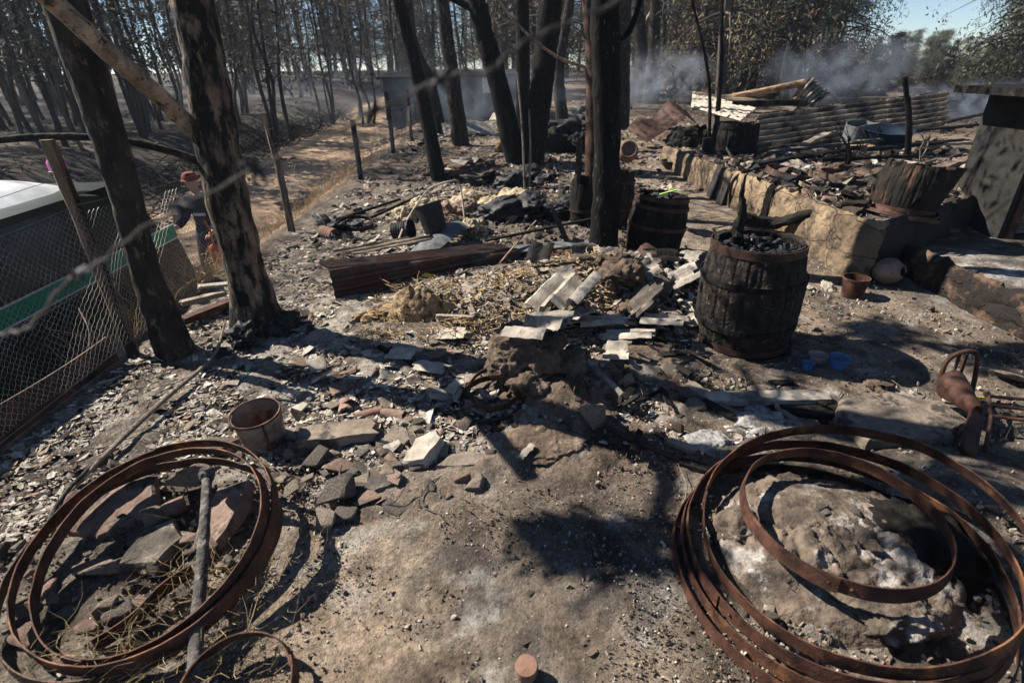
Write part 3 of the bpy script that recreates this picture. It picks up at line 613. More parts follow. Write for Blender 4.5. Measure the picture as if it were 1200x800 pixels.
for px, y, w_ in ((1060, 75, 'second from the left'), (1078, 80, 'third from the left'), (1092, 78, 'rightmost'), (1045, 70, 'leftmost')): tree_px(('leafy', 0), px, y, 'far bushy tree low on the horizon in the sky gap, '+w_, .42, px)

# ------------------------------------------------------------ fence on the left
post_y = [-.1, 3.25, 6.33, 9.77, 12.9, 15.6, 18.6]; post_h = [1.35, 1.4, 1.33, .98, 1.3, 1.25, 1.2]
fen = empty('wire_fence', (FX, 3.25, 0), 'hexagonal wire mesh fence with rough wooden posts along the dirt road', 'fence')
for i, (y, h) in enumerate(zip(post_y, post_h)):
    mb = MB(); c = curve([(FX, y, gz(FX, y)-.15), (FX+.01, y, h*.5), (FX+random.uniform(-.02, .02), y-.01, h)], 14)
    rr = .042 if i < 2 else (.05 if i > 2 else .042)
    tube(mb, c, [rr*(1-.12*k/14) for k in range(15)], 9, .25, 8); o = obj('post', mb, m_woodpost if i < 3 else m_bark, parent=fen, off=fen.location)
for i in range(len(post_y)-1):
    y0, y1 = post_y[i], post_y[i+1]; z0, z1 = .12, 1.02*min(post_h[i], post_h[i+1])/1.33; mb = MB(); cs = .043 if i < 2 else .07
    W = y1-y0; Hh = z1-z0; nv = int(Hh/cs); r_ = .001 if i < 2 else .0016
    def wp(u, v):
        u = np.asarray(u); v = np.asarray(v)
        s = np.stack([u*1.7, v*2.5, np.full_like(u, i*3.)], -1); a = noise3(s); b = noise3(s+9)
        sag = .05*np.sin(np.pi*(u)/W)*(.3+v/Hh)
        return np.stack([np.full_like(u, FX+.05)+.07*a, y0+u+.06*b, z0+v-sag+.05*noise3(s*1.3+5)], -1)
    seg = []
    for sgn in (1, -1):
        k = -int(Hh/cs)-1
        while k*cs < W+Hh:
            u = k*cs+np.arange(0, nv*2+1)*cs/2*sgn+(0 if sgn > 0 else 0); v = np.arange(0, nv*2+1)*cs/2
            zig = np.where(np.arange(nv*2+1) % 2 == 0, .12, -.12)*cs
            u = u+zig*sgn; m = (u >= 0) & (u <= W)
            if m.sum() > 2:
                pts = wp(u[m], v[m]); tube(mb, [Vector(p) for p in pts], r_, 3, caps=False)
            k += 1
    obj('mesh_panel', mb, m_galv, parent=fen, off=fen.location)
    for zz in (z0, (z0+z1)/2, z1, z1+.16*(h > 1)):
        mb = MB(); tube(mb, [Vector((FX+.05+random.uniform(-.01, .01), y0+W*t, zz-.05*math.sin(math.pi*t)+random.uniform(-.012, .012))) for t in np.linspace(0, 1, 12)], r_*1.5, 4, caps=False)
        obj('strand_wire', mb, m_galv, parent=fen, off=fen.location)
# rusty board at the foot of the fence
mb = MB(); sheet(mb, lambda u, v: (FX-.02+.05*np.sin(u*9)*v*.4-.03*v, .2+u*2.95, .02+v*(.2+.03*np.sin(u*5))), 40, 5, .012)
tag(obj('metal_skirting', mb, m_rust2, smooth=True), 'long rusty metal sheet standing on edge at the foot of the wire fence', 'metal sheet')
# barbed wire close to the camera (out of focus)
pts = [(-60, 420, .50), (0, 393, .5), (34, 383, .49), (78, 331, .48), (111, 312, .47), (169, 267, .47), (297, 199, .46), (400, 150, .45), (528, 88, .44), (569, 86, .44), (616, 50, .44), (690, 17, .44), (800, -30, .44)]
W_ = []
for px, py, y in pts: d = Vector(ray(px, py)); W_.append(Vector((0, 0, HC))+d*y)
wr = empty('barbed_wire', W_[0], 'out of focus charred barbed wire strand crossing close in front of the left side', 'wire')
mb = MB(); c = curve(W_, 150); tube(mb, [p+Vector((math.sin(i*1.1)*.0012, 0, math.cos(i*1.1)*.0012)) for i, p in enumerate(c)], .0018, 6); obj('strand', mb, m_wire, parent=wr, off=W_[0])
for px, py in ((80, 329), (120, 47), (293, 172), (432, 108), (505, 80)):
    q = min(c, key=lambda p: ((Vector(ray(px, py))*.47+Vector((0, 0, HC)))-p).length)
    mb = MB()
    for s in range(3):
        d = Vector([random.gauss(0, 1) for _ in range(3)]).normalized()*.014; tube(mb, [q-d, q+Vector((.002, 0, .002)), q+d], [.0012, .003, .0012], 5)
    obj('barb', mb, m_black, parent=wr, off=W_[0])

# ------------------------------------------------------------ vehicle on the road
gv = -.9; VX = -3.62
veh = empty('police_van', (-4.5, 2.3, gv), 'dark van with white roof, green side stripe and magenta roof lamp behind the fence', 'van')
def vo(name, mb, mat, parent=None, smooth=True): return obj(name, mb, mat, parent=parent or veh, off=veh.location, smooth=smooth)
prof = [(-1.0, -.52), (-1.05, -.1), (-1.0, .25), (-.85, .84), (5.0, .84), (5.45, .3), (5.75, .08), (5.85, -.3), (5.81, -.55)]
def slab_body(prof, x0, x1, tum):
    mb = MB(); V = []; xs = [x0, x0-.0, x1, x1]
    n = len(prof)
    for x, s in ((x1, -1), (x1+.05, 0), (x0-.05, 0), (x0, 1)):
        for y, z in prof:
            k = max(0, z-.1)*tum; xx = x+(k if s <= 0 else -k); e = .03 if s != 0 else 0
            V.append((xx, y-(.03 if y > 3 and s != 0 else 0), z-(e if z > .5 else 0)))
    Fc = [(i*n+j, i*n+(j+1) % n, (i+1)*n+(j+1) % n, (i+1)*n+j) for i in range(3) for j in range(n)]+[tuple(range(n))[::-1], tuple(3*n+j for j in range(n))]
    mb.add(V, Fc); return mb
vo('body', slab_body(prof, VX, VX-1.8, .22), m_vdark)
mb = MB(); sheet(mb, lambda u, v: (VX-.15-1.5*u, -.85+5.88*v-.02, (.815+.13*np.sin(np.pi*np.clip(u, 0, 1))**.6)-.12*sst(.93, 1, v)), 16, 24, .02)
for rr in range(4): tube(mb, [(VX-.42-.32*rr, y, .975) for y in (.2, 2, 4.1)], .016, 6)
vo('roof', mb, m_white)
def strip(z0, z1, y0, y1, out, slope=0.0):
    mb = MB(); box(mb, (VX+out/2+.001, (y0+y1)/2, (z0+z1)/2), (out, y1-y0, z1-z0)); return mb
vo('stripe', strip(.12, .25, -.98, 5.7, .006), m_vgreen, smooth=False)
for z in (.108, .252): vo('stripe_border', strip(z, z+.014, -.98, 5.7, .008), m_white, smooth=False)
for y0, y1 in ((-.7, .9), (1.0, 2.6), (2.7, 4.45)):
    mb = MB(); V = []
    for xx in (.004, -.02):
        for y, z in ((y0, .2), (y1, .2), (y1, .72), (y0, .72)): V.append((VX+xx-(z-.1)*.22, y, z))
    mb.add(V, [(0, 1, 2, 3), (7, 6, 5, 4), (0, 4, 5, 1), (1, 5, 6, 2), (2, 6, 7, 3), (3, 7, 4, 0)]); vo('window', mb, m_vglass, smooth=False)
mb = MB(); mb.add([(VX-.12, 5.46, .32), (VX-1.68, 5.46, .32), (VX-1.6, 5.08, .78), (VX-.22, 5.08, .78), (VX-.12, 5.43, .29), (VX-1.68, 5.43, .29), (VX-1.6, 5.05, .75), (VX-.22, 5.05, .75)], [(0, 1, 2, 3), (7, 6, 5, 4), (0, 4, 5, 1), (1, 5, 6, 2), (2, 6, 7, 3), (3, 7, 4, 0)])
vo('windscreen', mb, m_vglass, smooth=False)
for y in (.1, 4.5):
    for x in (VX-.1, VX-1.7):
        mb = MB(); pr = [(.2, -.1), (.31, -.1), (.34, -.06), (.34, .06), (.31, .1), (.2, .1)]; lathe(mb, pr+[(.2, -.1)], 32)
        mb.v = [v[:, [2, 0, 1]]+np.array([x, y, gv+.34]) for v in mb.v]; w = vo('wheel', mb, m_rubber)
        mb = MB(); lathe(mb, [(.01, .05), (.1, .06), (.19, .085), (.2, .07), (.2, -.07), (.01, -.07)], 24); mb.v = [v[:, [2, 0, 1]]+np.array([x, y, gv+.34]) for v in mb.v]; obj('rim', mb, m_greymetal, parent=w, off=veh.location)
bl = atY(73, 203, 4.6)
mb = MB(); lathe(mb, [(.075, 0), (.075, .03), (.06, .035), (.01, .04)], 20, cx=bl.x, cy=bl.y); mb.v = [v+np.array([0, 0, bl.z-.03]) for v in mb.v]; bb = vo('beacon_base', mb, m_black)
mb = MB(); lathe(mb, [(.058, .035), (.066, .05), (.066, .1), (.05, .125), (.01, .13)], 20, cx=bl.x, cy=bl.y); mb.v = [v+np.array([0, 0, bl.z-.03]) for v in mb.v]; obj('beacon_dome', mb, m_mag, parent=bb, off=veh.location)

veh.rotation_euler = (R(.6), 0, 0)
# ------------------------------------------------------------ person beyond the road edge
def skinmesh(name, pts, edges, mat, loc, parent=None, lvl=2):
    me = bpy.data.meshes.new(name); me.from_pydata([p[:3] for p in pts], edges, []); me.update(); o = bpy.data.objects.new(name, me); COL.objects.link(o)
    m = o.modifiers.new('s', 'SKIN'); me.skin_vertices or None
    sk = me.skin_vertices[0].data if me.skin_vertices else None
    if sk is None:
        bm = bmesh.new(); bm.from_mesh(me); bm.verts.layers.skin.verify(); bm.to_mesh(me); bm.free(); sk = me.skin_vertices[0].data
    for i, p in enumerate(pts): sk[i].radius = (p[3], p[4] if len(p) > 4 else p[3])
    sk[0].use_root = True; s = o.modifiers.new('b', 'SUBSURF'); s.levels = lvl; s.render_levels = lvl
    bpy.context.view_layer.update(); dg = bpy.context.evaluated_depsgraph_get(); m2 = bpy.data.meshes.new_from_object(o.evaluated_get(dg)); m2.name = name
    bpy.data.objects.remove(o); m2.materials.clear(); m2.materials.append(mat); m2.polygons.foreach_set('use_smooth', [True]*len(m2.polygons))
    return link(name, m2, mat, loc, parent)
pp = P(218, 205, .72); pz = gz(pp.x, 6.6); pp = atY(226, 205, 6.7); pp = Vector((pp.x, 6.7, gz(pp.x, 6.7)-.05))
B = [(0, 0, .95, .13, .1), (0, .02, 1.15, .13, .1), (.0, 0, 1.36, .16, .1), (-.02, 0, 1.5, .055), (-.05, 0, 1.58, .07), (-.06, 0, 1.68, .085, .095), (-.06, 0, 1.75, .06),
     (.17, 0, 1.42, .06), (.26, -.05, 1.16, .05), (.2, -.25, 1.0, .038), (.17, -.33, .98, .03), (-.17, 0, 1.42, .06), (-.27, -.04, 1.18, .05), (-.3, -.26, 1.08, .038), (-.3, -.34, 1.09, .03),
     (.1, 0, .86, .1), (.13, -.05, .5, .065), (.14, 0, .12, .045), (.15, -.16, .05, .04), (-.1, 0, .86, .1), (-.14, -.08, .5, .065), (-.15, .04, .12, .045), (-.16, -.12, .05, .04)]
Ed = [(0, 1), (1, 2), (2, 3), (3, 4), (4, 5), (5, 6), (2, 7), (7, 8), (8, 9), (9, 10), (2, 11), (11, 12), (12, 13), (13, 14), (0, 15), (15, 16), (16, 17), (17, 18), (0, 19), (19, 20), (20, 21), (21, 22)]
per = tag(skinmesh('person', B, Ed, m_skin, pp), 'person in navy work clothes and red helmet holding an orange pack on the road', 'person')
sc_ = lambda idx, ed, g, mat, nm: skinmesh(nm, [tuple(B[i][:3])+tuple(r+g for r in B[i][3:]) for i in idx], ed, mat, (0, 0, 0), per)
sc_([0, 1, 2, 7, 8, 9, 11, 12, 13], [(0, 1), (1, 2), (2, 3), (3, 4), (4, 5), (2, 6), (6, 7), (7, 8)], .03, m_navy, 'jacket')
sc_([0, 1, 15, 16, 17, 19, 20, 21], [(0, 1), (0, 2), (2, 3), (3, 4), (0, 5), (5, 6), (6, 7)], .02, m_navy, 'trousers')
sc_([17, 18], [(0, 1)], .02, m_rubber, 'boot'); sc_([21, 22], [(0, 1)], .02, m_rubber, 'boot')
mb = MB(); lathe(mb, [(.125, 0), (.108, .01), (.1, .06), (.07, .1), (.01, .115)], 20, cx=-.06); mb.v = [v+np.array([0, 0, 1.69]) for v in mb.v]; obj('helmet', mb, m_red, parent=per)
mb = MB(); lathe(mb, [(.172, 0), (.172, .04)], 20); mb.v = [v*np.array([1, .72, 1])+np.array([0, .01, 1.2]) for v in mb.v]; obj('reflective_stripe', mb, m_reflect, parent=per); per.scale = (.86, .86, .86)
for s in (-1, 1):
    for k in range(4):
        mb = MB(); bx_, by_, bz_ = (.17, -.33, .98) if s > 0 else (-.3, -.34, 1.09); tube(mb, [(bx_-.024+.016*k, by_-.01, bz_), (bx_-.024+.016*k, by_-.05, bz_-.015), (bx_-.024+.016*k, by_-.07+.004*k, bz_-.045)], [.009, .008, .006], 6); obj('finger', mb, m_skin, parent=per)
mb = MB(); V, Fc = lump_mesh((.08, .06, .13), 5, .15); mb.add(V, Fc); tube(mb, [(0, 0, .12), (.02, -.02, .3), (-.02, -.02, .42)], .012, 6)
tag(obj('shoulder_pack', mb, m_orange, loc=pp+Vector((.2, -.34, .62))), 'orange pack hanging from the hand of the person', 'bag')
mb = MB(); V, Fc = lump_mesh((.06, .06, .13), 15, .15); mb.add(V, Fc)
tag(obj('water_bag', mb, m_orange, loc=pp+Vector((.3, -.3, .16))), 'orange bag standing at the feet of the person', 'bag')

# ------------------------------------------------------------ barrels and hoops
def band_mb(r, h, t=.004, n=96, warp=.0, seed=0, a0=0., a1=1., overlap=0, tilt_band=0.):
    mb = MB()
    def fn(u, v):
        a = (a0+(a1-a0)*u)*2*np.pi; q = 1+warp*np.sin(2*a+seed)+warp*.6*np.sin(3*a+seed*2.3)
        rr = r*q-tilt_band*(v-.5)*h+(overlap*(u) if overlap else 0)
        kn = fbm(np.stack([np.cos(a)*2.2, np.sin(a)*2.2, 0*a+seed*3.3], -1), 4); rr = rr+r*.012*kn+.0022*np.sin(v*3.14+a*9)*kn
        zz = (v-.5)*h*(1+.12*fbm(np.stack([a*6, v*3, 0*a+seed], -1), 3))+warp*r*.8*np.sin(2*a+seed*1.7)+r*.014*np.roll(kn, 7)
        return rr*np.cos(a), rr*np.sin(a), zz
    sheet(mb, fn, n, 3, t, closed=(a1-a0 == 1 and not overlap)); return mb
def hoop(c, r, h, label, tx=0, ty=0, rz=0, mat=m_rust, warp=.01, seed=0, group=None, name='barrel_hoop', rivets=2):
    o = tag(obj(name, band_mb(r, h, .0045, 120, warp, seed, 0, 1.03, .006, .16), mat, loc=c), label, 'hoop', group); o.rotation_mode = 'ZYX'; o.rotation_euler = (tx, ty, rz)
    for k in range(rivets):
        mb = MB(); a = (.012+.03*k)*2*math.pi+.03; rr = r*(1+warp*math.sin(2*a+seed)+warp*.6*math.sin(3*a+seed*2.3))+.004
        V, Fc = lump_mesh((.006, .006, .006), 1, 0, 1, 1); mb.add(V+np.array([rr*math.cos(a), rr*math.sin(a), warp*r*.8*math.sin(2*a+seed*1.7)]), Fc); obj('rivet', mb, mat, parent=o)
    return o
def barrel(loc, H_, rm, re, label, hoops, staves=22, rot=(0, 0, 0), mat=m_char, top=None, jag=.0, wall=.022, seed=0, name='barrel', cat='barrel', floor=.35, flare=0, cut=1.):
    t = empty(name, loc, label, cat); t.rotation_euler = rot; mb = MB()
    def prof(v): return re+(rm-re)*np.sin(np.pi*np.clip(v, 0, 1))**.9
    rs = np.random.default_rng(seed); sj = rs.uniform(0, 1, staves+1); sj[-1] = sj[0]
    def fn(u, v):
        vv = v*cut; a = u*2*np.pi; k = np.clip((u*staves).astype(int), 0, staves-1); fr = u*staves-k; edge = np.exp(-(np.minimum(fr, 1-fr)/.1)**2)
        rr = prof(vv)*(1-.022*edge+.02*(sj[k]-.5)); x = rr*np.cos(a); y = rr*np.sin(a)
        nn = fbm(np.stack([x*16, y*16, vv*H_*9+seed], -1), 5)*.026
        lim = 1-jag*sj[k]*(.6+.4*np.sin(a*1+seed)); rr = rr+nn*.5+flare*(vv**2)*np.maximum(0, np.cos(a+.3))
        return rr*np.cos(a), rr*np.sin(a), vv*H_*np.where(v > .6, 1-(1-lim)*(v-.6)/.4, 1)
    sheet(mb, fn, staves*8, 22, wall, closed=True); o = obj('staves', mb, mat, parent=t)
    mb = MB(); lathe(mb, [(prof(floor)-.03, floor*H_-.015), (prof(floor)-.03, floor*H_)], 30); obj('bottom', mb, mat, parent=t)
    for (v, h, m) in hoops:
        q = band_mb(float(prof(v))+.012, h, .006, 80, .004, seed+v*9); obj('hoop', q, m, parent=t).location = (0, 0, v*H_)
    return t, prof
def coals(name, label, c, r, n, s, mat=m_coal, seed=0, h=.03):
    mb = MB(); rr = random.Random(seed)
    for i in range(n):
        a = rr.uniform(0, 6.28); q = r*math.sqrt(rr.random()); V, Fc = rock_mesh((s*rr.uniform(.5, 1.2), s*rr.uniform(.5, 1.1), s*rr.uniform(.3, .7)), 9, seed*100+i % 23, 1, .06)
        M3 = np.array(Euler((rr.uniform(-.5, .5), rr.uniform(-.5, .5), rr.uniform(0, 6))).to_matrix()); mb.add(V@M3.T+np.array([q*math.cos(a), q*math.sin(a), h*rr.random()*(1.3-q/r)*2]), Fc)
    return tag(obj(name, mb, mat, loc=c, smooth=False), label, 'charcoal', kind='stuff')
# big barrel
bb = P(866, 402); bb.z = -.01
t, pf = barrel(bb, .73, .316, .262, 'large charred wine barrel full of charcoal in the middle of the yard', [(.965, .05, m_rust2), (.7, .035, m_char), (.3, .035, m_char), (.1, .04, m_rust2)], 24, mat=M('crusted_char', (.005, .0045, .004), (.028, .022, .018), 16, c3=(.16, .11, .08), t3=.64, s3=18, rough=.9, bump=1, bscale=36), seed=3, floor=.8)
coals('charcoal_lumps', 'charcoal lumps filling the top of the large barrel', bb+Vector((0, 0, .66)), .24, 110, .042, seed=2, h=.03)
by = bb.y+.02; pts = [atY(866, 312, by), atY(864, 275, by), atY(870, 245, by), atY(869, 228, by), atY(874, 205, by)]
mb = MB(); tube(mb, curve(pts, 24), [.042*(1-i/25)**1.4+.007 for i in range(25)], 12, .9, 34); tag(obj('charred_stake', mb, m_char), 'jagged burnt stake standing upright in the large barrel', 'stake')
hoop(bb+Vector((.01, -.02, .035)), .30, .04, 'rusty hoop fallen around the foot of the large barrel, upper one', .05, -.03, 1.1, m_rust2, .008, 2)
hoop(bb+Vector((-.015, -.04, .0)), .325, .04, 'rusty hoop fallen around the foot of the large barrel, lower wider one', -.02, .04, 2.2, m_rust2, .012, 4)
# middle barrel, tilted
b2 = PG(762, 297); b2.z -= .015
barrel(b2, .62, .275, .235, 'charred barrel with brown hoops leaning slightly right of the central trunk', [(.93, .04, m_rust2), (.8, .035, m_rust2), (.5, .035, m_rust2), (.12, .04, m_rust2)], 20, rot=(R(-2), R(7), 0), seed=5, jag=.06, floor=.82)
coals('charcoal_lumps', 'ash and charcoal filling the leaning barrel', b2+Vector((.06, 0, .55)), .19, 60, .035, seed=4)
mb = MB(); bar(mb, b2+Vector((.03, -.02, .605)), b2+Vector((.2, .01, .64)), .02, .012, 6); tag(obj('green_tool', mb, m_lime), 'lime green plastic strip lying on top of the leaning barrel', 'plastic strip')
# staved cask and clay pot behind the trunk, stump on its left
c1 = PG(724, 262)
barrel(c1, .62, .17, .14, 'narrow upright burnt cask carrying the clay pot behind the central trunk', [(.8, .03, m_rust2), (.3, .03, m_rust2)], 14, mat=m_bark, seed=8, floor=.9)
mb = MB(); lathe(mb, [(.0, 0), (.1, 0), (.15, .08), (.16, .2), (.13, .3), (.1, .33), (.1, .36), (.125, .38), (.11, .385), (.085, .36), (.085, .32), (.0, .3)], 30, .03); o = obj('clay_pot', mb, m_clay, loc=c1+Vector((.04, -.02, .80)), rot=(R(72), R(0), R(-8))); o.scale = (.72, .72, .8)
tag(o, 'terracotta pot lying on its side on the narrow cask behind the central trunk', 'pot')
c2 = PG(684, 262)
barrel(c2, .6, .17, .15, 'split charred cask with a spiked broken stave left of the central trunk', [(.3, .03, m_rust2)], 14, seed=9, jag=.5, floor=.4)
mb = MB(); bar(mb, c2+Vector((-.1, -.05, .3)), c2+Vector((-.08, 0, .95)), .07, .02, 8); tag(obj('stave', mb, m_char), 'pointed burnt stave sticking up from the split cask', 'stave')

# right hoops round the ash mound
hoop((1.194, 1.376, .206), .495, .056, 'largest rusty hoop on top of the ring pile around the ash mound, lower right', R(5), R(-15), 2.6, m_rust, .004, 1)
hoop((1.165, 1.375, .135), .512, .056, 'second rusty hoop from the top of the ring pile at lower right', R(3), R(-9), 3.3, m_rust, .006, 2.4)
hoop((1.15, 1.36, .085), .52, .056, 'third rusty hoop from the top of the ring pile at lower right', R(2), R(-6), 4.1, m_rust, .008, 3.3)
hoop((1.13, 1.34, .035), .54, .056, 'lowest and widest rusty hoop lying on the dirt around the ash mound', R(0), R(-2), 2.9, m_rust, .007, 5)
hoop((1.189, 1.422, .22), .337, .056, 'small rusty hoop with two rivets lying inside the ring pile on the ash mound', R(1), R(0), 4.0, m_rust, .008, 1.2)
# left hoops
hoop((-1.36, 1.437, .17), .439, .056, 'outer rusty hoop leaning on the stones in the left ring pile', R(13), 0, 2.0, m_rust, .01, 2)
hoop((-1.336, 1.413, .18), .393, .058, 'inner rusty hoop leaning on the stones in the left ring pile', R(19), R(-4), 4.4, m_rust, .012, 3)
hoop((-1.40, 1.44, .1), .455, .056, 'lowest rusty hoop of the left ring pile, half buried in ash', R(8), R(2), 5.2, m_rust2, .02, 4)
mb = MB(); sheet(mb, lambda u, v: tuple(np.moveaxis(np.array(P(110, 757, .03))[None, None]*(1-u[..., None])+np.array(P(228, 668, .06))[None, None]*u[..., None]+np.stack([.02*np.sin(u*6), 0*u, (v-.5)*.06], -1), -1, 0)), 24, 3, .004)
tag(obj('iron_strip', mb, m_rust), 'flat rusty iron strip lying inside the left ring pile', 'iron strip')
hoop(P(275, 812, .06), .17, .05, 'small rusty hoop cut by the bottom edge at the foot of the burnt pole', R(12), 0, .4, m_rust, .01, 6)
# hoop pieces in the mud heap
hm = P(572, 466, .08)
hoop(hm+Vector((.02, .0, -.01)), .18, .05, 'dark rusty hoop half under the mud heap, outer one', R(12), R(-6), .5, m_rust2, .01, 1)
hoop(hm+Vector((.04, .02, .055)), .145, .035, 'dark rusty hoop half under the mud heap, inner raised one', R(18), R(-4), 1.5, m_rust2, .01, 2)
mb = MB(); c = curve([P(676, 478, .02), P(672, 455, .16), P(680, 440, .2), P(690, 450, .16), P(693, 475, .06)], 24)
def fnst(u, v):
    idx = np.clip((u*24).astype(int), 0, 24); A = np.array([list(p) for p in c])[idx]; return A[..., 0], A[..., 1]+(v-.5)*.05, A[..., 2]
sheet(mb, fnst, 24, 2, .004); tag(obj('bent_strap', mb, m_rust2), 'short bent iron strap standing out of the right side of the mud heap', 'iron strap')

# ------------------------------------------------------------ rocks
ROCKS = []
for k in range(18):
    V, Fc = rock_mesh((1, 1, 1), [9, 11, 13, 10][k % 4], 500+k, 2, .035, [.5, .7, .9][k % 3]); me = bpy.data.meshes.new('stone'); me.from_pydata(V.tolist(), [], Fc); me.update()
    me.polygons.foreach_set('use_smooth', [True]*len(me.polygons)); me.set_sharp_from_angle(angle=R(24)); ROCKS.append(me)
def stone(px, py, w, d, h, label=None, mat=None, k=None, rz=None, group=None, tilt=.12, dz=0, name='stone', cat='stone', xy=None):
    p = PG(px, py) if xy is None else up_at(xy); me = ROCKS[random.randrange(18) if k is None else k]
    o = bpy.data.objects.new(name, me); COL.objects.link(o); o.scale = (w/2, d/2, h/1.5)
    o.location = p+Vector((0, 0, h*.32+dz)); o.rotation_euler = (random.gauss(0, tilt), random.gauss(0, tilt), random.uniform(0, 6.28) if rz is None else rz)
    if not me.materials: me.materials.append(m_stone)
    o.material_slots[0].link = 'OBJECT'; o.material_slots[0].material = mat or random.choice([m_stone, m_stone, m_stoneR, m_stoneD])
    return tag(o, label, cat, group)
def slab(px, py, outline, h, label, mat=m_stone, rz=0, tilt=(0, 0), dz=0, name='stone', cat='stone', base=None):   # polygonal flat stone, outline in metres
    mb = MB(); n = len(outline); O = np.array(outline, float); sub = []
    for i in range(n):
        a, b = O[i], O[(i+1) % n]
        for t in (0, .33, .66): sub.append(a*(1-t)+b*t)
    O = np.array(sub); n = len(O); O += rng.normal(size=O.shape)*.012*np.abs(O).max(); ctr = O.mean(0); V = []
    for s, z in ((1.0, 0), (1.03, h*.4), (1., h*.82), (.93, h)):
        for q in O: V.append([*(ctr+(q-ctr)*s), z])
    for s in (.6, .25):
        for q in O: V.append([*(ctr+(q-ctr)*s), h*1.02])
    V = np.array(V); V[:, 2] += fbm(V*14+px, 4)*h*.28+fbm(V*4+px, 2)*h*.25; V[:, :2] += np.stack([fbm(V*18+q, 3) for q in (0, 30)], -1)*.012
    Fc = [(i*n+k, i*n+(k+1) % n, (i+1)*n+(k+1) % n, (i+1)*n+k) for i in range(5) for k in range(n)]+[tuple(5*n+k for k in range(n)), tuple(range(n))[::-1]]
    mb.add(V, Fc); p = PG(px, py) if base is None else base
    return tag(obj(name, mb, mat, loc=p+Vector((0, 0, dz-.01)), rot=(tilt[0], tilt[1], rz)), label, cat)
slab(145, 600, [(-.17, -.09), (-.02, -.13), (.17, -.02), (.07, .16), (-.03, .17)], .05, 'large triangular reddish stone inside the left ring pile', m_stoneR, tilt=(R(14), 0), dz=.0)
slab(268, 610, [(-.09, -.08), (.03, -.14), (.1, .02), (.09, .13), (-.05, .12)], .06, 'tan upright slab stone right of the burnt pole in the left ring pile', m_stoneR, tilt=(R(18), R(-12)), dz=.03)
slab(182, 642, [(-.08, -.1), (.07, -.09), (.11, .02), (.02, .12), (-.06, .06)], .05, 'dark flat stone left of the burnt pole in the left ring pile', m_stoneD, tilt=(R(8), 0))
stone(115, 668, .22, .13, .11, 'blocky grey stone below the triangular stone in the left ring pile', m_stone, 3, .3)
stone(225, 575, .2, .1, .08, 'brown stone behind the top of the burnt pole', m_stoneR, 5, .4, dz=.04)
stone(180, 545, .16, .12, .06, 'flat pale stone near the back rim of the left ring pile', m_stone, 6, .1, dz=.03)
stone(262, 528, .18, .11, .05, 'flat stone touching the back rim of the left hoops under the dented bucket', m_stone, 7, .0, dz=.02)
stone(205, 600, .11, .09, .07, 'small brown stone between the triangular stone and the burnt pole', m_stoneR, 2)
stone(137, 720, .12, .1, .06, 'small grey stone at the lower left inside the left hoops', m_stoneD, 9)
slab(497, 535, [(-.07, -.1), (.05, -.08), (.09, .07), (.05, .12), (-.05, .06)], .07, 'pale squared stone standing out in the middle of the yard', m_fibreW, rz=R(-12), tilt=(R(9), R(-6)), dz=.01)
slab(465, 516, [(-.08, -.04), (.04, -.08), (.09, .02), (-.02, .1)], .05, 'pale stone just left of the pale squared stone', m_stone, tilt=(R(5), R(8)))
slab(548, 541, [(-.15, -.05), (.09, -.05), (.13, .03), (.0, .05), (-.08, .04)], .035, 'long flat grey stone right of the pale squared stone', m_stone)
slab(438, 568, [(-.1, -.03), (.02, -.07), (.1, -.02), (.04, .05), (-.06, .06)], .04, 'broad flat grey stone below the pale squared stone', m_stoneD)
stone(394, 585, .18, .16, .12, 'blocky dark grey stone with a flat top between bucket and dirt patch', m_stoneD, 4, .2)
stone(385, 614, .12, .1, .08, 'round brown stone just below the blocky dark grey stone', m_stone, 8)
stone(372, 540, .14, .1, .06, 'grey stone below the right end of the short log', m_stoneD, 10)
stone(405, 607, .1, .1, .05, 'dark pointed stone right of the round brown stone', m_stoneD, 11)
stone(785, 438, .2, .1, .09, 'pale oblong stone to the lower left of the large barrel', m_stone, 12, .1)
stone(736, 452, .09, .09, .09, 'pale angular stone below the broken roof tiles', m_stone, 13)
stone(812, 482, .14, .1, .09, 'pale brick sized stone left of the long grey plank', m_stone, 1, .0)
stone(694, 492, .15, .12, .12, 'grey brick end standing right of the mud heap', m_stone, 14)
slab(1055, 497, [(-.33, -.17), (.1, -.19), (.28, -.08), (.3, .1), (.1, .22), (-.2, .2), (-.34, .05)], .07, 'large flat grey slab behind the right ring pile', m_stone, rz=.1)
for px, py, w, d, h, lb in ((1190, 448, .25, .18, .08, 'grey slab stone by the yellow scrap at the right edge'), (600, 260, .16, .14, .1, 'pale rounded stone by the burnt rag heap beyond the corrugated roll'), (566, 263, .14, .1, .1, 'pinkish rounded stone right of the bent grey sheet')):
    stone(px, py, w, d, h, lb, m_stone)
# repeated stones
def field(n, box_, s0, s1, label, group, flat=.55, mats=None, name='stone', poly=None):
    for i in range(n):
        x = random.uniform(box_[0], box_[1]); y = random.uniform(box_[2], box_[3])
        if poly and not poly(x, y): continue
        s = s0*(s1/s0)**random.random()
        stone(0, 0, s, s*random.uniform(.55, .95), s*flat*random.uniform(.6, 1.2), label, random.choice(mats) if mats else None, None, None, group, .2, name=name, cat=name.replace('_', ' '), xy=(x, y), dz=.002)
field(60, (-2.1, -.95, 1.15, 2.15), .035, .12, 'small angular stone in the rubble of the left ring pile', 'small stones in and around the left hoops')
field(60, (-1.15, -.1, 1.75, 2.45), .035, .11, 'small angular stone in the rubble between the bucket and the mud heap', 'small stones between bucket and mud heap')
field(42, (-1.12, -.35, 1.72, 2.25), .06, .16, 'flat broken stone in the rubble between the left hoops and the pale squared stone', 'flat stones right of the left hoops', .3, [m_stone, m_stoneD, m_stoneD, m_stoneR])
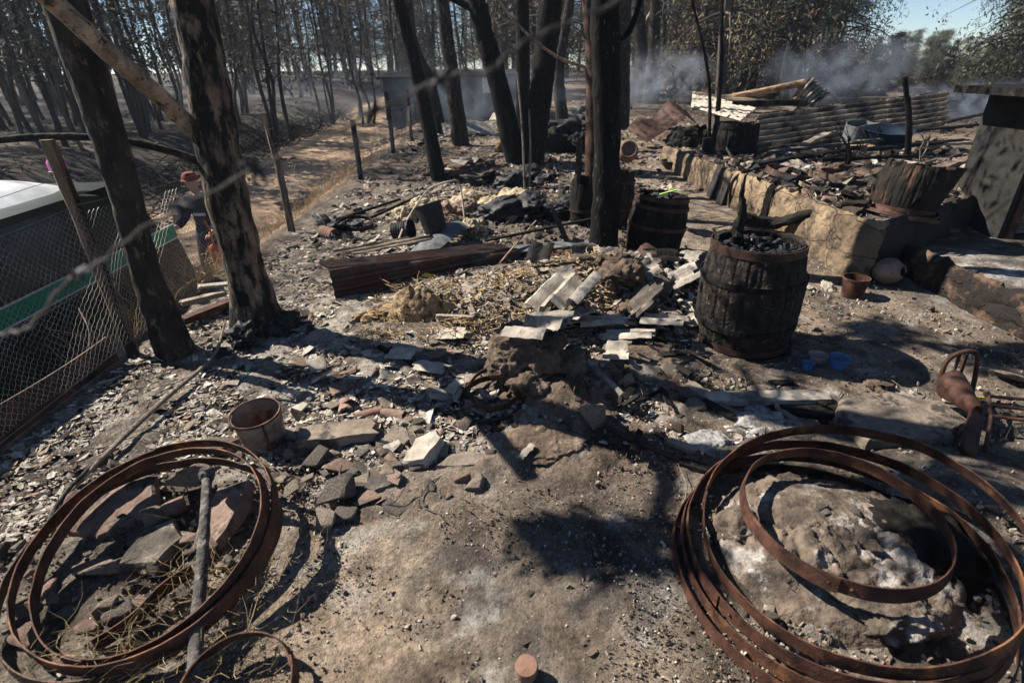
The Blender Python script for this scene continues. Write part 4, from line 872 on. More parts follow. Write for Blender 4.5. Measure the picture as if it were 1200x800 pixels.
field(30, (-.1, 1.1, 1.0, 2.0), .015, .045, 'pebble lying on the bare dirt of the foreground', 'pebbles on the foreground dirt', name='pebble')
field(50, (.45, 1.5, 2.3, 4.1), .04, .13, 'small broken stone in the heap left of the large barrel', 'small stones left of the large barrel')
for (n_, box_, L0, L1, lb, gr) in ((26, (-.3, 1.5, 3.2, 4.9), .08, .3, 'short broken lath in the heap around the pale roof sheets', 'broken laths of the rubbish heap'), (22, (.3, 1.7, 1.95, 3.1), .06, .22, 'short burnt stick in the rubble in front of the large barrel', 'burnt sticks before the large barrel'), (20, (-.8, 1.8, 5.4, 8), .1, .4, 'burnt stick in the black scraps behind the corrugated roll', 'burnt sticks behind the corrugated roll')):
    for i in range(n_):
        x, y = random.uniform(*box_[:2]), random.uniform(*box_[2:]); a = random.uniform(0, 6.28); L_ = random.uniform(L0, L1); w_ = random.uniform(.015, .05)
        p = up_at((x, y), random.uniform(.01, .05)); q = up_at((x+L_*math.cos(a), y+L_*math.sin(a)), random.uniform(.01, .09)); mb = MB(); bar(mb, p, q, w_, random.uniform(.006, .02), 6, random.uniform(-.5, .5))
        tag(obj('broken_lath' if 'lath' in lb else 'burnt_stick', mb, random.choice([m_wood, m_char, m_fibre]) if 'lath' in lb else random.choice([m_char, m_char, m_wood]), off=None), lb, 'lath' if 'lath' in lb else 'stick', gr)
for i in range(70):
    x, y = (random.uniform(-.5, 1.5), random.uniform(3.0, 4.9)) if i % 2 else (random.uniform(-1.6, .2), random.uniform(2.2, 3.3)); s_ = random.uniform(.03, .12); n_ = random.randint(4, 6)
    ol = [(s_*random.uniform(.6, 1)*math.cos(k*6.28/n_), s_*random.uniform(.4, .8)*math.sin(k*6.28/n_)) for k in range(n_)]
    o = slab(0, i*13, ol, random.uniform(.008, .018), 'flat chip of broken roof sheet lying in the '+('rubbish heap' if i % 2 else 'ash left of the mud heap'), random.choice([m_fibreW, m_fibre, m_stone, m_stoneR]), random.uniform(0, 6.28), (random.gauss(0, .3), random.gauss(0, .3)), .025, 'sheet_chip', 'sheet chip', up_at((x, y)))
    o['group'] = 'flat roof sheet chips in the '+('rubbish heap' if i % 2 else 'ash')
field(34, (1.7, 3.3, 3.0, 6.0), .025, .07, 'pebble on the sunlit dirt between the large barrel and the terrace wall', 'pebbles between barrel and terrace', name='pebble')
field(70, (3.2, 7.5, 5.2, 9.8), .1, .34, 'scorched stone or tile chunk lying on the terrace', 'scorched chunks on the terrace', .4, [m_stone, m_stoneD, m_stoneR, m_coal, m_coal], name='scorched_chunk')
field(60, (-2.3, 2.5, 7, 16), .08, .26, 'burnt lump lying on the ground in front of the far trees', 'burnt lumps in the clearing', .5, [m_stoneD, m_coal, m_stone], name='burnt_lump')

field(46, (2.98, 3.3, 4.7, 10), .07, .2, 'sooty chunk lying along the edge of the terrace wall', 'sooty chunks along the wall edge', .5, [m_stoneD, m_coal, m_stoneR, m_mud], name='scorched_chunk')
# mud lumps
def lump(px, py, s, label, mat, seed, z=0, name='mud_lump', cat='mud', amp=.4, sc=1.3, rz=0, base=None, lvl=5):
    V, Fc = lump_mesh(s, seed, amp, sc, lvl); mb = MB().add(V, Fc); p = PG(px, py) if base is None else Vector(base)
    return tag(obj(name, mb, mat, loc=p+Vector((0, 0, s[2]*.6+z)), rot=(0, 0, rz), sharp=False), label, cat)
mp_ = PG(625, 440)
lump(0, 0, (.2, .15, .17), 'dark mud lump forming the top of the mud heap under the broken sheet', m_mud, 1, base=mp_+Vector((-.02, .06, .0)), amp=.6)
lump(0, 0, (.12, .1, .11), 'mud lump at the left of the mud heap beside the raised hoop', m_mud, 2, base=mp_+Vector((-.13, -.02, .0)), amp=.6)
lump(0, 0, (.14, .12, .1), 'mud lump at the right shoulder of the mud heap', m_mud, 3, base=mp_+Vector((.2, .02, -.02)), amp=.6)
lump(0, 0, (.11, .09, .075), 'mud lump inside the half buried hoop', m_mud, 4, base=mp_+Vector((-.02, -.14, -.03)), amp=.6)
lump(0, 0, (.2, .16, .045), 'low crumbly mud lump in front of the mud heap', m_mud, 5, base=PG(640, 520)-Vector((0, 0, .02)), amp=.4, sc=1.6)
lump(0, 0, (.24, .14, .045), 'low crumbly mud lump right of the bent iron strap', m_mud, 6, base=PG(760, 420)-Vector((0, 0, .02)), amp=.4, sc=1.6)
field(120, (-.1, .95, 2.0, 3.0), .014, .07, 'crumb of dried mud fallen from the mud heap', 'mud crumbs of the heap', .8, [m_mud], name='mud_crumb')
def mound(cx_, cy_, rx, ry, h, label, mat, seed, rough=.03, name='ash_mound', cat='ash mound', n=130):
    r = np.linspace(0, 1, 60); a = np.linspace(0, 2*np.pi, n, endpoint=False); Rr, A_ = np.meshgrid(r, a, indexing='ij'); x = Rr*np.cos(A_)*rx; y = Rr*np.sin(A_)*ry
    q = np.stack([x*4, y*4, 0*x+seed], -1); big = fbm(q, 5); crack = np.abs(fbm(q*1.3+7, 3)); fine = fbm(q*7, 4)
    z = h*(1-Rr**2.2)*(1+.75*big)+rough*(1-Rr**6)*(fine*.55-.8*np.exp(-(crack/.05)**2)+1.3*np.maximum(0, fbm(q*2.6+3, 3)-.08)*4*.4)
    z = z-.06*sst(.85, 1, Rr); V = np.stack([x, y, z], -1).reshape(-1, 3); m = len(r)
    Fc = [(i*n+k, (i+1)*n+k, (i+1)*n+(k+1) % n, i*n+(k+1) % n) for i in range(1, m-1) for k in range(n)]+[(0, n+k, n+(k+1) % n) for k in range(n)]+[tuple((m-1)*n+k for k in range(n))[::-1]]
    return tag(obj(name, MB().add(V, Fc), mat, loc=(cx_, cy_, gz(cx_, cy_)-.1), sharp=False), label, cat)
mound(1.2, 1.43, .47, .42, .10, 'low rounded grey brown ash mound filling the right ring pile', m_ashmud, 3, .035)
lump(0, 0, (.25, .17, .06), 'smooth brown earth crust on top of the ash mound inside the small hoop', m_ashmud, 11, base=(1.18, 1.52, .07), amp=.3, sc=1.1)
lump(0, 0, (.1, .09, .07), 'tan clod at the left edge of the ash mound', m_ashmud, 13, base=(.87, 1.5, .03), amp=.4)
lump(0, 0, (.13, .09, .06), 'crumbly grey clod at the front of the ash mound', m_ashmud, 15, base=(1.22, 1.12, .05), amp=.45, sc=1.6)
lump(0, 0, (.2, .22, .1), 'black charred earth clod at the right inside the right ring pile', m_char, 18, base=(1.5, 1.42, .0), amp=.5)
lump(0, 0, (.2, .13, .05), 'white ash mass beside the long grey plank', m_ash, 19, base=PG(890, 497)-Vector((0, 0, .03)), amp=.6, sc=1.6, name='ash_pile', cat='ash')
lump(0, 0, (.12, .1, .04), 'white ash mass below the pale brick sized stone', m_ash, 20, base=PG(832, 520)-Vector((0, 0, .03)), amp=.6, sc=1.6, name='ash_pile', cat='ash')

# ------------------------------------------------------------ burnt pole, bucket, logs, planks, tiles
mb = MB(); c = curve([P(228, 795, .05), P(232, 720, .1), P(240, 610, .2), P(243, 556, .24)], 40); tube(mb, c, [.024-.006*i/40 for i in range(41)], 12, .18, 26)
V, Fc = lump_mesh((.03, .03, .035), 3, .4); mb.add(V+np.array(c[-1]), Fc)
tag(obj('burnt_pole', mb, M('ashen_pole', (.03, .028, .026), (.11, .1, .09), 18, c3=(.2, .18, .16), t3=.62, s3=12, rough=.9, bump=.8)), 'burnt grey pole with a knobbed end leaning across the left hoops', 'pole')
pb_ = PG(312, 518); t = empty('bucket', pb_, 'dented rusty tin bucket without handle standing behind the left hoops', 'bucket'); t.rotation_euler = (R(6), R(-3), .4)
mb = MB(); sheet(mb, lambda u, v: ((.1+.018*v+.003*np.sin(u*12)+.005*np.sin(v*28)*0)*np.cos(u*2*np.pi)*(1+.05*v*np.sin(u*6.28+1)), (.1+.018*v)*np.sin(u*2*np.pi)*(1-.05*v), .21*v-.01), 60, 10, .0025, closed=True); obj('wall', mb, m_rustgrey, parent=t)
obj('rim', band_mb(.12, .012, .006, 60, .0), m_rust, parent=t, loc=(0, 0, .2)).scale = (1.02, .97, 1)
mb = MB(); lathe(mb, [(.1, 0), (.1, .006)], 40); obj('bottom', mb, m_rust2, parent=t)
mb = MB(); box(mb, (.112, -.0, .1), (.006, .012, .2), Euler((0, .08, 0))); mb.v = [v@np.array(Matrix.Rotation(R(-75), 3, 'Z')).T for v in mb.v]; obj('seam', mb, m_rust, parent=t)
mb = MB(); bar(mb, PG(350, 522)+Vector((0, 0, .04)), PG(442, 511)+Vector((0, 0, .045)), .13, .06, 14, rough=.012); tag(obj('wood_block', mb, m_wood), 'short weathered grey log right of the dented bucket', 'log')
def tile_roof(c, r, L, rz, label, mat=m_clay, tilt=0, a=math.pi, taper=.8, name='roof_tile', roll=0, t=.012):
    mb = MB(); sheet(mb, lambda u, v: (r*(1-(1-taper)*v)*np.cos(a*(u-.5)+np.pi/2), (v-.5)*L+.004*np.sin(u*30), r*(1-(1-taper)*v)*np.sin(a*(u-.5)+np.pi/2)), 18, 12, -t)
    return tag(obj(name, mb, mat, loc=c, rot=(tilt, roll, rz)), label, 'roof tile')
tile_roof(PG(432, 487)+Vector((0, 0, .0)), .04, .15, R(-62), 'terracotta half tile, left of the pair beside the pale stones')
tile_roof(PG(461, 486)+Vector((0, 0, .0)), .036, .14, R(70), 'paler terracotta half tile, right of the pair beside the pale stones', m_stoneR)
tile_roof(PG(405, 478)+Vector((0, 0, .0)), .045, .12, R(20), 'broken reddish tile piece behind the terracotta pair', m_stoneR)
tile_roof(PG(764, 318)+Vector((0, 0, .06)), .09, .26, R(35), 'dark rusty curved sheet piece leaning at the foot of the leaning barrel', m_rust2, tilt=R(15), taper=1)
def corr(mb, L, W, pitch, amp, t=.003, bend=lambda u, v: 0*u, wob=.0, sag=lambda u, v: 0*u, hole=None, nu=None, nv=16):
    n = nu or int(W/pitch*8)
    return sheet(mb, lambda u, v: (v*L, u*W+bend(u, v), amp*np.sin(u*W/pitch*2*np.pi)+sag(u, v)+wob*fbm(np.stack([u*3, v*4, 0*u+L], -1), 3)), n, nv, t, hole=hole)
def shard(px, py, L, W, rz, label, mat=m_fibre, tilt=(0, 0), dz=.04, pitch=.09, amp=.014, seed=0, t=.006, cat='sheet piece', name='roof_sheet_piece', z=None):
    rs = np.random.default_rng(seed+77); j = rs.uniform(.0, .22, 8); mb = MB()
    def hole(u, v): return v < j[int(u*3.99)] or v > 1-j[4+int(u*3.99)]
    corr(mb, L, W, pitch, amp, t, wob=.012, hole=hole, nv=24); p = PG(px, py); tv = Euler((tilt[0], tilt[1], rz)).to_matrix()
    nrm = tv@Vector((0, 0, 1)); flip = nrm.dot(Vector((-.83, .5, 0))) < .08 and seed < 30
    if flip: tilt = (tilt[0]*math.copysign(1, math.sin(rz))*(-.6), -abs(tilt[1])*.6-.12)
    return tag(obj(name, mb, mat, loc=P(px, py, p.z+dz), rot=(tilt[0], tilt[1], rz)), label, cat)
sh_ = shard(566, 384, .34, .22, R(-38), 'curled pale roof sheet piece capping the mud heap', m_fibre, (R(12), R(8)), .27, seed=1, pitch=.2, amp=.03)
sh_.location = mp_+Vector((-.2, .0, .265))
sh_ = shard(590, 366, .34, .24, R(-25), 'sooty grey roof sheet piece behind the curled piece on the mud heap', m_fibre, (R(-8), R(10)), .25, seed=2, pitch=.2, amp=.03)
sh_.location = mp_+Vector((-.12, .12, .235))
shard(668, 366, .42, .4, R(52), 'large pale two wave roof sheet piece leaning in the rubbish heap', m_fibreW, (R(-16), R(-16)), .2, seed=21, pitch=.17, amp=.045, t=.009)
shard(668, 384, .42, .12, R(-8), 'long pale roof sheet strip in front of the pale ridge pieces', m_fibreW, (R(18), R(0)), .07, seed=3, pitch=.13)
shard(700, 398, .38, .12, R(-18), 'second pale roof sheet strip in front of the pale ridge pieces', m_fibreW, (R(12), R(4)), .06, seed=4, pitch=.13)
shard(735, 378, .4, .13, R(-30), 'grey roof sheet strip pointing at the large barrel', m_fibre, (R(15), R(2)), .08, seed=5, pitch=.13)
shard(652, 372, .22, .2, R(-50), 'square pale roof sheet piece left of the long strips', m_fibreW, (R(10), R(10)), .09, seed=6, pitch=.2)
shard(700, 420, .2, .14, R(-25), 'folded pale sheet piece under the long plank', m_fibreW, (R(25), R(-10)), .05, seed=7)
shard(450, 420, .26, .13, R(-20), 'white curled sheet piece lying in the ash left of the mud heap', m_fibreW, (R(10), 0), .02, seed=8, pitch=.26, amp=.02)
shard(478, 432, .3, .1, R(-30), 'white narrow sheet piece lying beside the dark splinter', m_fibreW, (R(4), 0), .02, seed=9, pitch=.26)
shard(505, 398, .26, .15, R(-12), 'pale flat sheet piece below the yellow straw heap', m_fibreW, (R(5), 0), .025, seed=10, pitch=.3)
shard(612, 540, .12, .16, R(50), 'grey folded sheet piece standing in front of the mud heap', m_fibre, (R(40), R(-10)), .05, seed=11)
shard(520, 458, .1, .1, R(-40), 'small white sheet piece touching the half buried hoop', m_fibreW, (R(20), 0), .03, seed=12, pitch=.3)
def plank(a, b, w, t, label, mat=m_wood, za=.03, zb=.03, name='plank', cat='plank', roll=0, sag=0, rough=.003):
    mb = MB(); A = PG(*a)+Vector((0, 0, za)); B_ = PG(*b)+Vector((0, 0, zb)); bar(mb, A, B_, w, t, 14, roll, rough, sag); return tag(obj(name, mb, mat), label, cat)
plank((645, 384), (745, 390), .05, .025, 'straight wooden batten lying across the rubbish heap below the roof strips', za=.1, zb=.08)
plank((512, 378), (556, 380), .035, .03, 'short wooden batten beside the yellow straw heap', m_wood, .05, .05)
plank((668, 425), (742, 482), .035, .02, 'grey lath slanting down from the mud heap to the right', m_fibre, .12, .03, name='lath')
plank((445, 412), (508, 440), .03, .02, 'dark splinter with pale edge lying in the ash', m_char, .04, .02, name='lath')
plank((735, 300), (800, 372), .025, .02, 'thin dark lath below the leaning barrel slanting to the right', m_char, .12, .05, name='lath')
plank((826, 474), (966, 474), .1, .035, 'long grey ash covered plank left of the flat slab', m_fibre, .04, .05)
plank((898, 482), (990, 488), .12, .04, 'burnt brown plank under the end of the long grey plank', m_char, .02, .02)
plank((806, 455), (856, 492), .07, .03, 'ashen plank end beside the pale brick sized stone', m_wood, .03, .03)
plank((712, 505), (800, 545), .03, .012, 'curved dark iron strip lying below the grey brick end', m_rust2, .02, .02, name='iron_strip', cat='iron strip')
plank((782, 520), (815, 532), .04, .025, 'small burnt board end by the white ash', m_wood, .02, .02)
plank((795, 545), (830, 555), .05, .03, 'small burnt board by the left edge of the right ring pile', m_char, .02, .02)
plank((570, 305), (700, 270), .035, .02, 'long dark lath crossing behind the corrugated roll to the trunk', m_char, .2, .15, name='lath')
plank((585, 315), (628, 282), .012, .012, 'thin tan stick leaning at the right end of the corrugated roll', m_woodlog, .05, .22, name='stick', cat='stick')
plank((215, 385), (272, 362), .08, .05, 'reddish split log behind the forked trunk, lower one', m_rust, .06, .06, name='log', cat='log')
plank((218, 372), (268, 356), .06, .04, 'pale split log behind the forked trunk, upper one', m_wood, .12, .1, name='log', cat='log')
plank((240, 358), (275, 352), .07, .02, 'white split board on top of the logs behind the forked trunk', m_fibreW, .17, .15, name='board', cat='board')
for i in range(24):
    x, y = random.uniform(.1, 1.35), random.uniform(3.05, 4.7); mb = MB(); rs = random.uniform(.1, .26); j_ = [random.uniform(0, .25) for _ in range(8)]
    corr(mb, rs*1.3, rs, .13, .014, .006, wob=.012, hole=lambda u, v: v < j_[int(u*3.99)] or v > 1-j_[4+int(u*3.99)], nv=16)
    tag(obj('roof_sheet_piece', mb, random.choice([m_fibre, m_fibre, m_stoneD, m_stone, m_char]), loc=up_at((x, y), random.uniform(.02, .1)), rot=(random.gauss(0, .3), random.gauss(-.15, .3), random.uniform(-1, 1.2))), 'smaller broken roof sheet piece heaped among the large pale pieces', 'sheet piece', 'small roof sheet pieces of the heap')
field(46, (.78, 1.7, 1.08, 1.9), .02, .07, 'small ash coated clod inside the right ring pile', 'ash clods inside the right ring pile', .8, [m_ashrock, m_ashmud, m_ashrock, m_stoneD], name='ash_clod')
# long curved stick lower left
mb = MB(); c = curve([PG(75, 590)+Vector((0, 0, .02)), PG(130, 540)+Vector((0, 0, .05)), PG(200, 475)+Vector((0, 0, .06)), PG(252, 425)+Vector((0, 0, .05)), PG(268, 393)+Vector((0, 0, .1))], 40); tube(mb, c, [.007+.007*math.sin(3.14*i/40) for i in range(41)], 8, .3, 30)
tag(obj('branch', mb, m_wood), 'long thin dark branch lying from the forked trunk down to the left hoops', 'branch')
mb = MB(); c = curve([PG(48, 648)+Vector((0, 0, .03)), PG(80, 590)+Vector((0, 0, .05)), PG(135, 528)+Vector((0, 0, .03))], 24); tube(mb, c, .009, 8, .3, 30)
tag(obj('branch', mb, m_black), 'short black branch lying under the rims of the left hoops', 'branch')
for a, lb in (((150, 436, 120, 500), 'thin bare twig arching over the litter beside the near fence post'), ((1046, 0, 0, 0), None)):
    if lb:
        mb = MB(); tube(mb, curve([PG(60, 470)+Vector((0, 0, .01)), PG(105, 442)+Vector((0, 0, .1)), PG(122, 430)+Vector((0, 0, .25)), PG(118, 420)+Vector((0, 0, .38))], 20), .005, 6, .2, 30); tag(obj('twig', mb, m_wood), lb, 'twig')

# ------------------------------------------------------------ long corrugated roll in the middle
A = PG(385, 352); Bp = PG(606, 303); L = (Bp-A).length; ang = math.atan2(Bp.y-A.y, Bp.x-A.x)
mb = MB()
def fnroll(u, v):
    s_ = u*.62; h0 = .27-.17*v; cor = .013*np.sin(s_/.075*2*np.pi); k = np.clip(s_/h0, 0, 1); m = np.maximum(s_-h0, 0)
    bend = sst(.75, 1.15, s_/h0)
    return v*L, -.12+.05*k+m-cor*(1-bend), k*h0-m*.12+cor*bend-.01-.02*v
sheet(mb, fnroll, 90, 16, .003)
tag(obj('corrugated_roll', mb, m_zincR, loc=A+Vector((0, .1, -.0)), rot=(0, 0, ang)), 'long bent corrugated sheet, rust red and black, lying across the yard', 'corrugated sheet')
shard(385, 305, 1.1, .16, ang+.03, 'flat grey corrugated sheet lying behind the long bent sheet', m_zinc, (R(8), 0), .17, pitch=.075, amp=.012, seed=31, name='corrugated_sheet', cat='corrugated sheet')
# bent grey sheet
quad_ = (atY(476, 298, 5.4), atY(528, 257, 6.0), atY(550, 263, 5.8), atY(500, 305, 5.15))
mb = MB(); sheet(mb, lambda u, v: tuple(np.moveaxis(np.array(quad_[0])*((1-u)*(1-v))[..., None]+np.array(quad_[1])*(u*(1-v))[..., None]+np.array(quad_[2])*(u*v)[..., None]+np.array(quad_[3])*((1-u)*v)[..., None]+np.stack([0*u, 0*u, .05*np.sin(v*3.1)-.25*np.maximum(0, u-.8)], -1), -1, 0)), 24, 12, .008)
tag(obj('bent_sheet', mb, m_greymetal), 'smooth bent grey plastic sheet lying on the corrugated roll', 'sheet')
# black pot and small pail
def pail(px, py, r, h, label, rot, mat, cat='pail', name='pail', ribs=True, dz=0, handle=False):
    p = PG(px, py); t = empty(name, p+Vector((0, 0, dz)), label, cat); t.rotation_euler = rot
    mb = MB(); sheet(mb, lambda u, v: ((r*(.82+.18*v)+(.006*np.cos(v*40) if ribs else 0*u))*np.cos(u*6.28318), (r*(.82+.18*v)+(.006*np.cos(v*40) if ribs else 0*u))*np.sin(u*6.28318), h*v), 40, 20, .004, closed=True); obj('wall', mb, mat, parent=t)
    mb = MB(); lathe(mb, [(r*.82, 0), (r*.82, .006)], 30); obj('bottom', mb, mat, parent=t)
    obj('rim', band_mb(r+.004, .014, .007, 50), mat, parent=t, loc=(0, 0, h))
    if handle: mb = MB(); tube(mb, [(math.cos(a)*r*1.03, .02*math.sin(a)-r*.3*math.sin(a), h-.02-.0*a) for a in np.linspace(0, math.pi, 16)], .003, 5, caps=False); obj('handle', mb, mat, parent=t)
    return t
pail(513, 284, .15, .3, 'tipped black tin box shaped pot behind the bent grey sheet', (R(-15), R(-14), .2), m_black, dz=.12, ribs=False, name='pot', cat='pot')
pail(464, 283, .11, .2, 'small ribbed black pail lying on its side left of the bent grey sheet', (R(80), 0, R(75)), m_black, dz=.11)
pail(998, 346, .095, .15, 'small rusty tin pail standing before the terrace wall', (0, 0, .3), m_rust, dz=0, handle=True, ribs=False)
mb = MB(); tube(mb, curve([PG(466, 298)+Vector((0, 0, .1)), PG(480, 280)+Vector((0, 0, .22)), PG(505, 262)+Vector((0, 0, .4)), PG(530, 262)+Vector((0, 0, .5)), PG(541, 256)+Vector((0, 0, .42)), PG(545, 262)+Vector((0, 0, .05))], 40), .011, 8, .1, 20)
tag(obj('bent_tube', mb, m_fibreW), 'pale bent tube arching over the black pot', 'tube')
# ground heaps of foam, straw, rags
def heap(px, py, s, n, label, mat, seed, name, cat, fl=.6, amp=.8):
    p = PG(px, py); mb = MB(); rr = random.Random(seed)
    for i in range(n):
        k = rr.uniform(.25, .6); V, Fc = lump_mesh((s[0]*k, s[1]*k, s[2]*k), seed*31+i, amp*.6 if mat in (m_straw, m_foam) else amp, 1.5, 4, .3 if mat in (m_straw, m_foam) else .12); a = rr.uniform(0, 6.28)
        M3 = np.array(Euler((rr.uniform(-.4, .4), rr.uniform(-.4, .4), a)).to_matrix()); q = np.array([rr.uniform(-1, 1)*s[0]*fl, rr.uniform(-1, 1)*s[1]*fl, s[2]*rr.uniform(.1, .6)]); mb.add(V@M3.T+q, Fc)
    return tag(obj(name, mb, mat, loc=p, sharp=False), label, cat)
q_ = PG(497, 362); mound(q_.x, q_.y, .32, .18, .2, 'yellow straw coloured matted fibre heap in front of the corrugated roll', m_straw, 21, .035, 'straw_heap', 'straw', 90)
bpy.data.objects['straw_heap'].location.z = q_.z-.03
heap(440, 372, (.16, .09, .07), 5, 'brown matted fibre strip left of the yellow straw heap', m_straw, 2, 'straw_heap', 'straw', .9)
heap(478, 258, (.2, .16, .14), 6, 'burnt yellow foam clump left of the black pot', m_foam, 3, 'foam_clump', 'foam')
heap(500, 246, (.22, .2, .15), 6, 'burnt yellow foam clump behind the black pot', m_foam, 4, 'foam_clump', 'foam')
heap(575, 243, (.45, .25, .16), 9, 'flattened yellow foam mass in front of the black scrap heap', m_foam, 5, 'foam_clump', 'foam', .9)
heap(540, 250, (.28, .2, .16), 7, 'reddish burnt cloth bundle right of the black pot', m_stoneR, 6, 'cloth_bundle', 'cloth')
heap(548, 275, (.2, .16, .18), 6, 'brown and white burnt bundle under the edge of the bent grey sheet', m_foam, 36, 'cloth_bundle', 'cloth')
heap(620, 250, (.6, .3, .18), 14, 'black burnt scrap heap in the centre behind the foam mass', m_black, 7, 'scrap_heap', 'scrap', .9)
heap(600, 215, (.7, .35, .16), 12, 'long black burnt scrap heap before the V shaped trees', m_coal, 8, 'scrap_heap', 'scrap', .9)
heap(540, 205, (.55, .3, .2), 9, 'brown burnt blanket heap at the end of the white sheet', m_mud, 9, 'blanket', 'blanket', .8)
heap(586, 178, (.3, .2, .22), 6, 'straw coloured bundle left of the V shaped trees', m_straw, 10, 'straw_heap', 'straw')
heap(662, 178, (.7, .4, .4), 12, 'dark burnt heap right of the V shaped trees', m_char, 11, 'scrap_heap', 'scrap', .8)
heap(680, 155, (.9, .5, .35), 10, 'black smoking heap behind the V shaped trees', m_coal, 12, 'scrap_heap', 'scrap', .8)
heap(750, 375, (.16, .12, .09), 8, 'brown earth clump in the rubbish heap above the long strips', m_mud, 13, 'mud_lump', 'mud')
heap(722, 320, (.22, .18, .12), 9, 'brown crumbly rubbish clump at the foot of the central trunk', m_mud, 14, 'mud_lump', 'mud')
heap(655, 305, (.2, .16, .1), 7, 'orange brown burnt rubbish beside the black plate at the central trunk', m_rust, 16, 'rubbish_heap', 'rubbish', .9)
heap(405, 268, (.3, .15, .09), 7, 'dark burnt scraps beside the clay neck near the second fence post', m_coal, 17, 'scrap_heap', 'scrap', .9)
heap(310, 392, (.22, .18, .14), 9, 'black burnt scraps heaped round the foot of the forked trunk', m_coal, 18, 'scrap_heap', 'scrap', .9)
heap(1030, 455, (.1, .08, .03), 4, 'small burnt clod in front of the flat slab', m_mud, 19, 'mud_lump', 'mud')
tile_roof(PG(385, 278)+Vector((0, 0, .05)), .08, .2, R(60), 'tan curved clay piece lying near the second fence post', m_clay, tilt=R(10))
hoop(PG(418, 267)+Vector((0, 0, .06)), .2, .045, 'small rusty hoop in the litter near the second fence post', R(8), R(5), 1, m_rust2, .02, 3)
for (a, b, lb) in (((395, 262), (470, 240), 'thin bent burnt stick before the leaning black trunk'), ((430, 262), (500, 232), 'second thin burnt stick before the leaning black trunk')): plank(a, b, .03, .03, lb, m_char, .05, .08, name='stick', cat='stick')
# white folded sheet and far pieces
w0 = PG(530, 214); w1 = PG(590, 188)
mb = MB(); sheet(mb, lambda u, v: (u*1.1, v*.4+.05*np.sin(u*5), .16+.03*np.sin(u*24)*(u > .4)+.1*u-.05*v), 50, 8, .01)
tag(obj('white_sheet', mb, m_fibreW, loc=w0+Vector((-.1, .1, 0)), rot=(R(8), 0, math.atan2(w1.y-w0.y, w1.x-w0.x))), 'white creased roof sheet lying before the V shaped trees', 'sheet')
for i, (px, py, L_, W2, rz, lb) in enumerate(((552, 160, 1.5, .8, .2, 'pale flat sheet on the ground left of the V shaped trees, far one'), (590, 145, 1., .5, -.3, 'pale upright board behind the left V shaped trunk'), (470, 150, 1.2, .6, .3, 'pale plank scraps right of the last fence posts'))):
    mb = MB(); sheet(mb, lambda u, v: (u*L_-.5*L_, v*W2, .05+.08*np.sin(u*4+i)+.1*v), 14, 6, .02); tag(obj('flat_sheet', mb, m_fibreW, loc=PG(px, py), rot=(R(12), 0, rz)), lb, 'sheet')
# pale thin sticks before the V trees
for a, b, lb in (((615, 222), (606, 84), 'tall thin pale stick standing before the V shaped trees'), ((620, 220), (620, 128), 'shorter thin pale stick beside the tall one')):
    p = PG(*a); q = atY(*b, p.y); mb = MB(); tube(mb, curve([p-Vector((0, 0, .05)), p.lerp(q, .5)+Vector((.02, 0, 0)), q], 20), [.02-.008*i/20 for i in range(21)], 7, .2, 10); tag(obj('stick', mb, m_wood), lb, 'stick')
# black plate and debris near the trunk
mb = MB(); p = PG(668, 290); bar(mb, p+Vector((0, 0, 0)), p+Vector((-.18, .05, .38)), .16, .015, 8); tag(obj('black_plate', mb, m_black), 'black metal plate leaning left of the foot of the central trunk', 'plate')
plank((596, 300), (690, 292), .2, .015, 'flat grey plate under the black plate by the central trunk', m_greymetal, .06, .08, name='plate', cat='plate')

# ------------------------------------------------------------ terrace walls
def wall_run(pts, z_of, label, name, mat, thick=.055, courses=5, cat='wall', crack=.02, seed=0):
    # a wall following pts (front face line), top z_of(x,y)
    mb = MB(); C = np.array([list(p)[:2] for p in pts], float); seg = np.r_[0, np.cumsum(np.hypot(*np.diff(C, axis=0).T))]; Lt = seg[-1]
    nu = int(Lt/.018); nv = 26
    def fn(u, v):
        s = u*Lt; x = np.interp(s, seg, C[:, 0]); y = np.interp(s, seg, C[:, 1]); dx = np.interp(s+.02, seg, C[:, 0])-np.interp(s-.02, seg, C[:, 0]); dy = np.interp(s+.02, seg, C[:, 1])-np.interp(s-.02, seg, C[:, 1]); l = np.hypot(dx, dy)+1e-9
        nx, ny = dy/l, -dx/l     # outward normal (right of travel)
        top = z_of(x, y); z = -.06+v*(top+.08)
        # irregular stones: voronoi-like cells from noise
        q = fbm(np.stack([s*5.2, z*(7.5 if seed < 3 else 30), 0*s+seed], -1), 5)*(1 if seed < 3 else 1.6); cr = np.abs(fbm(np.stack([s*4.3, z*7.5, 0*s+seed+9], -1), 2)); groove = np.exp(-(cr/.03)**2)
        d = .022*q-crack*.5*groove-.02*v*v+.03
        d = d-.02*sst(.93, 1.0, v)
        return x+nx*d, y+ny*d, z+.012*fbm(np.stack([s*3, 0*s, 0*s+4], -1), 3)*v
    sheet(mb, fn, nu, nv, -thick)
    return tag(obj(name, mb, mat), label, cat)
wall_run([(3.02, 10.6), (3.0, 8), (3.0, 4.42), (3.12, 4.26)][::-1][::-1], lambda x, y: .47-.035*np.clip(y-5, 0, 5), 'long low wall of cracked tan earth and stone holding the terrace', 'terrace_wall', m_wall, seed=1)
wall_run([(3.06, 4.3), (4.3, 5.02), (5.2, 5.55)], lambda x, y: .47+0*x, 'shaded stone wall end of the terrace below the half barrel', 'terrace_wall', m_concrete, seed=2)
wall_run([(3.52, 4.5), (3.52, 3.6), (3.54, 2.4)], lambda x, y: .2+0*x, 'low ledge of crumbling brown bricks at the right edge', 'brick_ledge', m_brick, seed=3, crack=.03)
